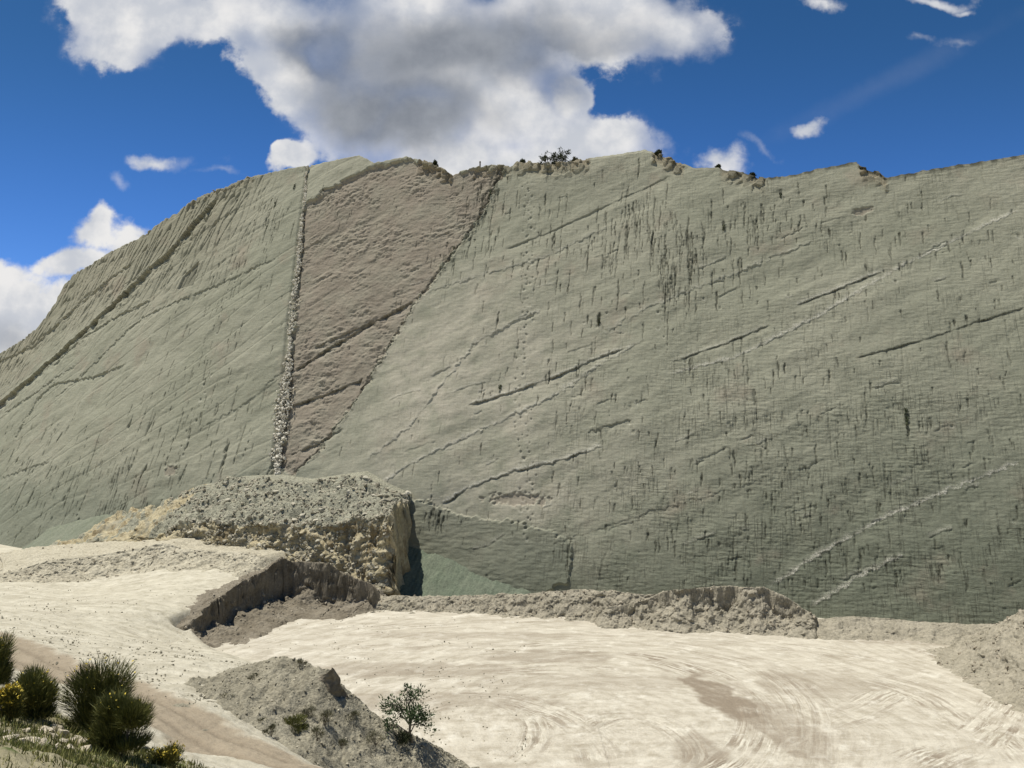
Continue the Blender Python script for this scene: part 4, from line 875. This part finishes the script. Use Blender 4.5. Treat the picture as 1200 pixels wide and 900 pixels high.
def broom(name, loc, rx, h, label, cat, n=5200, mat=None, flowers=0, lumps=11, group=None, width=.017, tone_up=0.0, seed=1):
    root = empty(name, loc, label, cat, group); r = np.random.default_rng(seed)
    # the crown is a cluster of upright tufts growing from one stock
    lc = np.stack([r.uniform(-.58, .58, lumps) * rx, r.uniform(-.58, .58, lumps) * rx, r.uniform(.26, .70, lumps) * h], -1); lc[0] = (0, 0, .66 * h)
    lr = r.uniform(.32, .56, lumps) * rx
    k = r.integers(0, lumps, n); q = r.normal(size=(n, 3)); q /= np.linalg.norm(q, axis=1)[:, None]; rad = r.random(n) ** .45
    base = lc[k] + q * (lr[k] * rad)[:, None] * np.array([1, 1, h / (2.2 * rx)]); base[:, 2] = np.clip(base[:, 2], .02 * h, h * .93); lowk = r.random(n) < .22; base[lowk, 2] *= .35
    d = q * .55 + np.array([0, 0, .95]) + base / np.array([rx, rx, h]) * np.array([.5, .5, 0]) + r.normal(size=(n, 3)) * .18; d /= np.linalg.norm(d, axis=1)[:, None]
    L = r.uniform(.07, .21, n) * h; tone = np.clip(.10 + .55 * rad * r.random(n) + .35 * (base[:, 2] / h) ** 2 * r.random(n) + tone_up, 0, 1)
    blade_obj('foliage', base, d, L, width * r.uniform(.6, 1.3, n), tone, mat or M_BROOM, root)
    paths = []
    for _ in range(10):
        a = r.uniform(0, 6.28); e = lc[r.integers(0, lumps)]; paths.append(([(.06 * rx * math.cos(a), .06 * rx * math.sin(a), -.1), tuple(e * .5 + r.normal(size=3) * .05), tuple(e)], [.035 * h / 2, .022 * h / 2, .008 * h]))
    tubes('stems', paths, M_BARK, root, 5)
    if flowers:
        k = r.integers(0, lumps, flowers); q = r.normal(size=(flowers, 3)); q[:, 2] = np.abs(q[:, 2]); q /= np.linalg.norm(q, axis=1)[:, None]
        b_ = lc[k] + q * lr[k][:, None] * np.array([1.12, 1.12, h / (2.2 * rx) * 1.1]) + np.array([0, 0, .1 * h]); dd = q + r.normal(size=(flowers, 3)) * .5; dd /= np.linalg.norm(dd, axis=1)[:, None]
        fl_ = blade_obj('flowers', b_, dd, r.uniform(.05, .10, flowers), r.uniform(.03, .055, flowers), r.random(flowers), M_FLOWER, root); fl_['kind'] = 'stuff'
    return root
def gpos(px, py, d, dz=-.05):
    p = at_d(px, py, d); return np.array([p[0], p[1], float(ground(p[0], p[1])) + dz])
def base_h(px, ybase, ytop, d):
    """foot on the ground under a photo column, and the height reaching a photo row"""
    p = gpos(px, ybase, d); top = at_d(px, ytop, d)[2]; return p, top - p[2]
for (px, yb, yt, d, wpx, lab, fl, seed, mt) in (
        (115, 862, 767, 28, 78, 'tall dark green broom bush beside the dirt track, with sparse yellow flowers on top', 90, 11, None),
        (142, 886, 806, 25, 84, 'wide dark broom bush in front of the tall one at the track edge', 30, 12, None),
        (36, 862, 782, 26.5, 70, 'rounded olive green broom bush left of the tall dark bush', 60, 13, None),
        (-6, 812, 742, 31, 40, 'dark broom bush cut by the left picture edge above the olive bush', 20, 14, None),
        (8, 862, 800, 25, 34, 'small yellow flowering broom at the left picture edge', 420, 15, M_YEL),
        (194, 905, 874, 26, 46, 'low yellow green broom bush nearest the track at the bottom', 160, 16, M_YEL)):
    p, h = base_h(px, yb, yt, d); rx = wpx / 2 / F * d * .80
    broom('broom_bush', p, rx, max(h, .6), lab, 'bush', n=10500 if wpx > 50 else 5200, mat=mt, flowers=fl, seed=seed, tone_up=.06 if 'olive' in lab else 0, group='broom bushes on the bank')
p, h = base_h(344, 858, 834, 48); broom('green_shrub', p + np.array([0, 0, .3]), .95, 1.3, 'small dark green shrub growing on the rubble mound', 'shrub', n=2600, seed=21, width=.03, lumps=6)
for k, (px, py, d, s) in enumerate(((235, 838, 46.5, .6), (262, 826, 49, .9), (292, 818, 51, .8), (312, 838, 49, .6), (372, 862, 46, .7), (380, 846, 49, .9), (300, 800, 52.5, .8), (325, 792, 53, .9), (280, 842, 47, .5), (350, 815, 52, .8), (352, 780, 53.5, .7), (255, 805, 54, .7), (318, 858, 45.5, .6), (400, 872, 46, .5), (222, 822, 49, .7), (246, 846, 45.5, .6), (275, 828, 49.5, .8), (332, 826, 50.5, .9), (362, 838, 49.5, .8), (415, 842, 51.5, .7), (440, 868, 50.5, .8), (305, 850, 46.5, .6))):
    pz = at_d(px, py, d); broom('dry_tuft', pz - np.array([0, 0, .2]), .75 * s, 1.1 * s, 'dry straggly tuft of scrub on the pale rubble mound', 'dry tuft', n=620, mat=M_DRY, seed=40 + k, lumps=4, width=.022, group='dry tufts on the rubble mound')

def tree(name, loc, h, spread, label, nl=2600, seed=3, leaf=.16, lean=0.0, mat=None, group=None, bushy=False):
    root = empty(name, loc, label, 'tree' if not bushy else 'shrub', group); r = np.random.default_rng(seed); paths = []; tips = []
    tr = [(0, 0, -.3)] + [(lean * k / 4 * h * .3 + r.normal() * .03 * h, r.normal() * .03 * h, h * .5 * k / 4) for k in range(1, 5)]
    paths.append((tr, [.028 * h, .024 * h, .02 * h, .017 * h, .013 * h]))
    for k in range(11):
        b_ = np.array(tr[1 + k % 4]) if not bushy else np.array(tr[k % 3]); a = 2.4 * k + r.normal() * .3; el = r.uniform(.25, 1.2); L = h * r.uniform(.28, .55)
        dv = np.array([math.cos(a) * math.cos(el) * spread, math.sin(a) * math.cos(el) * spread, math.sin(el)]); m_ = b_ + dv * L * .5 + r.normal(size=3) * .04 * h; e = b_ + dv * L
        paths.append(([tuple(b_), tuple(m_), tuple(e)], [.012 * h, .008 * h, .003 * h])); tips += [(e, .13 * h), (m_ * .4 + e * .6, .10 * h)]
        for _ in range(2):
            e2 = m_ + (dv + r.normal(size=3) * .5) * L * .4; paths.append(([tuple(m_), tuple(e2)], [.006 * h, .002 * h])); tips.append((e2, .10 * h))
    tips.append((np.array([lean * h * .3, 0, h * .86]), .12 * h)); paths.append(([tr[-1], (lean * h * .3, 0, h * .9)], [.012 * h, .003 * h]))
    tubes('trunk', paths, M_BARK, root, 6)
    k = r.integers(0, len(tips), nl); c = np.array([tips[i][0] for i in k]); rd_ = np.array([tips[i][1] for i in k]); q = r.normal(size=(nl, 3)); q /= np.linalg.norm(q, axis=1)[:, None]
    b_ = c + q * (rd_ * r.random(nl) ** .5)[:, None]; d = q + np.array([0, 0, .5]) + r.normal(size=(nl, 3)) * .5; d /= np.linalg.norm(d, axis=1)[:, None]
    blade_obj('crown', b_, d, leaf * r.uniform(.7, 1.4, nl), leaf * .42 * r.uniform(.7, 1.3, nl), np.clip(r.random(nl) * .8 + .15 * q[:, 2], 0, 1), mat or M_TREE, root)
    return root
pt_ = at_d(484, 866, 53.3); tree('young_tree', pt_ - np.array([0, 0, .1]), 3.9, 1.0, 'young green tree leaning over the pit at the end of the rubble mound', nl=2000, seed=5, leaf=.17, lean=-.35)
p_ = at_d(470, 878, 52.5); broom('dry_shrub', p_ - np.array([.1, 0, .3]), 1.0, 1.6, 'dark twiggy shrub under the young tree on the rubble mound', 'shrub', n=1500, mat=M_LICH, seed=61, lumps=5, width=.03)

def crest_pt(px, back=.8):
    q = to_uv(px, 195); v = float(vtop(q[0])); p_ = cliff(q[0], v); return p_ + np.array([.2 * back, back, -.1])
for k, (px, h, sp, lab) in enumerate(((640, 3.4, 1.4, 'dark round shrub on the cliff crest, left one of the pair'), (655, 3.9, 1.3, 'taller dark shrub on the cliff crest, right one of the pair'), (507, 1.4, 1.0, 'small shrub on the crest above the pink rock panel'), (771, 1.0, 1.5, 'low scrub beside the ochre notch of the crest'),
        (842, .9, .8, 'tiny lone shrub on the crest right of the ochre notch'), (672, 1.3, 1.2, 'pale low shrub right of the crest pair'), (882, .8, 1.6, 'low scrub in the dip of the crest under the small cloud'), (610, 1.0, 1.3, 'low scrub on the crest left of the pair'))):
    tree('crest_shrub', crest_pt(px, 1.0), h, sp, lab, nl=900, seed=70 + k, leaf=.34, mat=M_DRY if 'pale' in lab else M_LICH, bushy=True, group='shrubs on the cliff crest')
pp = crest_pt(562, .4); post = tubes('marker_post', [([(0, 0, -.3), (0, 0, .9), (0, 0, 1.1)], [.16, .15, .11]), ([(0, 0, 1.0), (0, 0, 1.3)], [.19, .17])], M_BARK, None, 8); post.location = tuple(pp); tag(post, 'short dark marker post standing on the crest above the pink panel', 'post')

# plants rooted in cracks of the wall
for k, (px, py, wp_, hp_) in enumerate(((1062, 487, 8, 34), (702, 376, 9, 18), (915, 229, 7, 12), (848, 266, 6, 14), (586, 453, 6, 9), (322, 240, 8, 18), (345, 218, 7, 12), (312, 268, 5, 18), (532, 292, 6, 16), (575, 225, 8, 18))):
    q = to_uv(px, py); p_ = cliff(q[0], q[1], .05); mpp = p_[1] / F; n = 60; wp_ *= .5; hp_ *= .6
    own = {0: 'long dark plant streak standing alone low on the right part of the wall', 1: 'thick dark plant tuft in the middle of the wall below the swarm of streaks', 2: 'dark plant tuft close under the dip of the right crest'}.get(k)
    root = empty('cliff_plant', p_, own or 'small dark plant tuft hanging from a crack in the grey green quarry wall', 'plant', None if own else 'plants in cracks of the cliff'); r = np.random.default_rng(900 + k)
    s_ = r.random(n); b_ = cliff(q[0] + r.normal(size=n) * wp_ * mpp * .28 * (1 - .6 * s_), q[1] + (.5 - s_) * hp_ * mpp, r.uniform(-.05, .12, n)) - p_
    dv = np.array([0, -.35, -.8]) + r.normal(size=(n, 3)) * .45; dv /= np.linalg.norm(dv, axis=1)[:, None]
    blade_obj('leaves', b_, dv, r.uniform(.2, .45, n), r.uniform(.08, .16, n), r.random(n), M_LICH, root)

# grass and stones of the near bank
n = 60000; gxy = np.stack([rng.uniform(-19, -2, n), rng.uniform(9, 33, n)], -1)
sB = sdf_poly(gxy[:, 0], gxy[:, 1], BANK); dn = fbm(gxy[:, 0] * .5, gxy[:, 1] * .5, 3, 701); k = (sB > .1) & (dn + rng.random(n) * .5 > -.3); gxy = gxy[k]; n = len(gxy)
b_ = np.c_[gxy, ground(gxy[:, 0], gxy[:, 1]) - .03]; dv = rng.normal(size=(n, 3)) * .35 + np.array([0, 0, 1]); dv /= np.linalg.norm(dv, axis=1)[:, None]
o = blade_obj('grass', b_, dv, rng.uniform(.10, .34, n), rng.uniform(.015, .035, n), rng.random(n) ** 1.2, M_GRASS); tag(o, 'patchy yellow green grass on the near bank below the broom bushes', 'grass', kind='stuff')
stones = [(66, 848, 26, .34), (72, 858, 25.5, .30), (52, 866, 25, .28), (60, 870, 24.6, .22), (30, 864, 24, .18), (85, 868, 25, .2), (95, 872, 25, .22), (100, 884, 24, .26), (72, 874, 24.2, .2), (40, 878, 23, .2), (12, 884, 22, .22), (35, 887, 22.5, .24), (50, 884, 23, .18), (20, 893, 21.5, .2), (5, 897, 21, .22), (62, 893, 22.5, .18), (92, 860, 25.8, .2), (44, 893, 22, .2), (80, 886, 23.4, .18), (110, 876, 25, .18), (8, 872, 22.6, .18), (160, 880, 27.5, .22), (170, 870, 28.5, .18), (56, 860, 25.4, .2)]
for k, (px, py, d, s) in enumerate(stones):
    p_ = gpos(px, py, d, .04); big_ = s > .27
    put_rock('stone', wmeshes[k % 6], p_, s, ('largest pale pinkish stone between the olive bush and the dark bush' if k == 0 else 'second largest pale stone just below the largest one between the bushes' if k == 1 else 'pale stone left of the pair of largest stones below the olive bush') if big_ else 'small pale stone lying in the grass of the near bank', 'stone', None if big_ else 'small pale stones on the near bank')

bl = [at_d(364, 806, 52.3), at_d(384, 823, 51.6), at_d(409, 817, 52.4)]; ba = at_d(391, 780, 51.9)
na, nb = 60, 50; aa, bb_ = np.meshgrid(np.linspace(0, 1, na), np.linspace(0, 1, nb), indexing='ij')
def lerp3(a, p0, p1, p2): return np.where(a[..., None] < .5, p0 + (p1 - p0) * (a[..., None] * 2), p1 + (p2 - p1) * (a[..., None] * 2 - 1))
low_ = lerp3(aa, bl[0], bl[1], bl[2]) - np.array([0, 0, .4]); ridge = np.where(aa[..., None] < .62, bl[0] + (ba - bl[0]) * (aa[..., None] / .62), ba + (bl[2] - ba) * ((aa[..., None] - .62) / .38))
ridge = ridge + np.array([0, -.25, 0]) * np.sin(aa * math.pi)[..., None]
fr_ = low_ + (ridge - low_) * bb_[..., None]; dep_b = np.sin(aa * math.pi) * 1.2 + .8; gk = ridge + np.stack([-.9 * bb_ * dep_b, 2.6 * bb_ * dep_b, -(ridge[..., 2] - ba[2] + 2.2) * bb_ ** .8], -1)
vb = np.concatenate([fr_, gk[:, 1:]], 1); kk = np.sin(np.linspace(0, math.pi, vb.shape[1]))[None, :, None]
vb = vb + .16 * kk * np.stack([fbm(vb[..., 0] * 1.3 + 9, vb[..., 2] * 1.3, 4, 431), fbm(vb[..., 0] * 1.3, vb[..., 2] * 1.3 + 5, 4, 432), .6 * fbm(vb[..., 0] * 1.5, vb[..., 1] * 1.5, 4, 433)], -1)
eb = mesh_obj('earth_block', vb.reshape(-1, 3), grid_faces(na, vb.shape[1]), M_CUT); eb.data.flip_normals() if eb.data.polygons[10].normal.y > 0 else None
tag(eb, 'small dark pointed block of earth on the crest of the rubble mound', 'earth block')
# pebbles strewn over the bench and the track edges
n = 5200; pxs = rng.uniform(-20, 620, n); pys = rng.uniform(668, 910, n); q = np.array([at_z(a, b, 6) for a, b in zip(pxs, pys)]); q[:, 2] = ground(q[:, 0], q[:, 1])
rdp, _, _ = seg_dist(q[:, 0], q[:, 1], ROAD); k = (rdp > 2.3) | (rng.random(n) < .12); clump = fbm(q[:, 0] * .12, q[:, 1] * .12, 3, 640) + .9 * np.exp(-((rdp - 3.4) / 1.0) ** 2); k &= clump + rng.random(n) * .6 > .25; q = q[k]
o = rock_cloud('pebbles', q, rng.uniform(.03, .13, len(q)) * rng.uniform(.5, 1.3, len(q)), M_RK); tag(o, 'small stones strewn over the bench and along the edge of the dirt track', 'pebbles', kind='stuff')
# ---- view settings
S.view_settings.view_transform = 'Standard'; S.view_settings.look = 'None'; S.view_settings.exposure = 0.32; S.view_settings.gamma = 1.0
S.render.engine = 'CYCLES'; S.cycles.max_bounces = 5; S.cycles.diffuse_bounces = 3; S.cycles.use_denoising = True
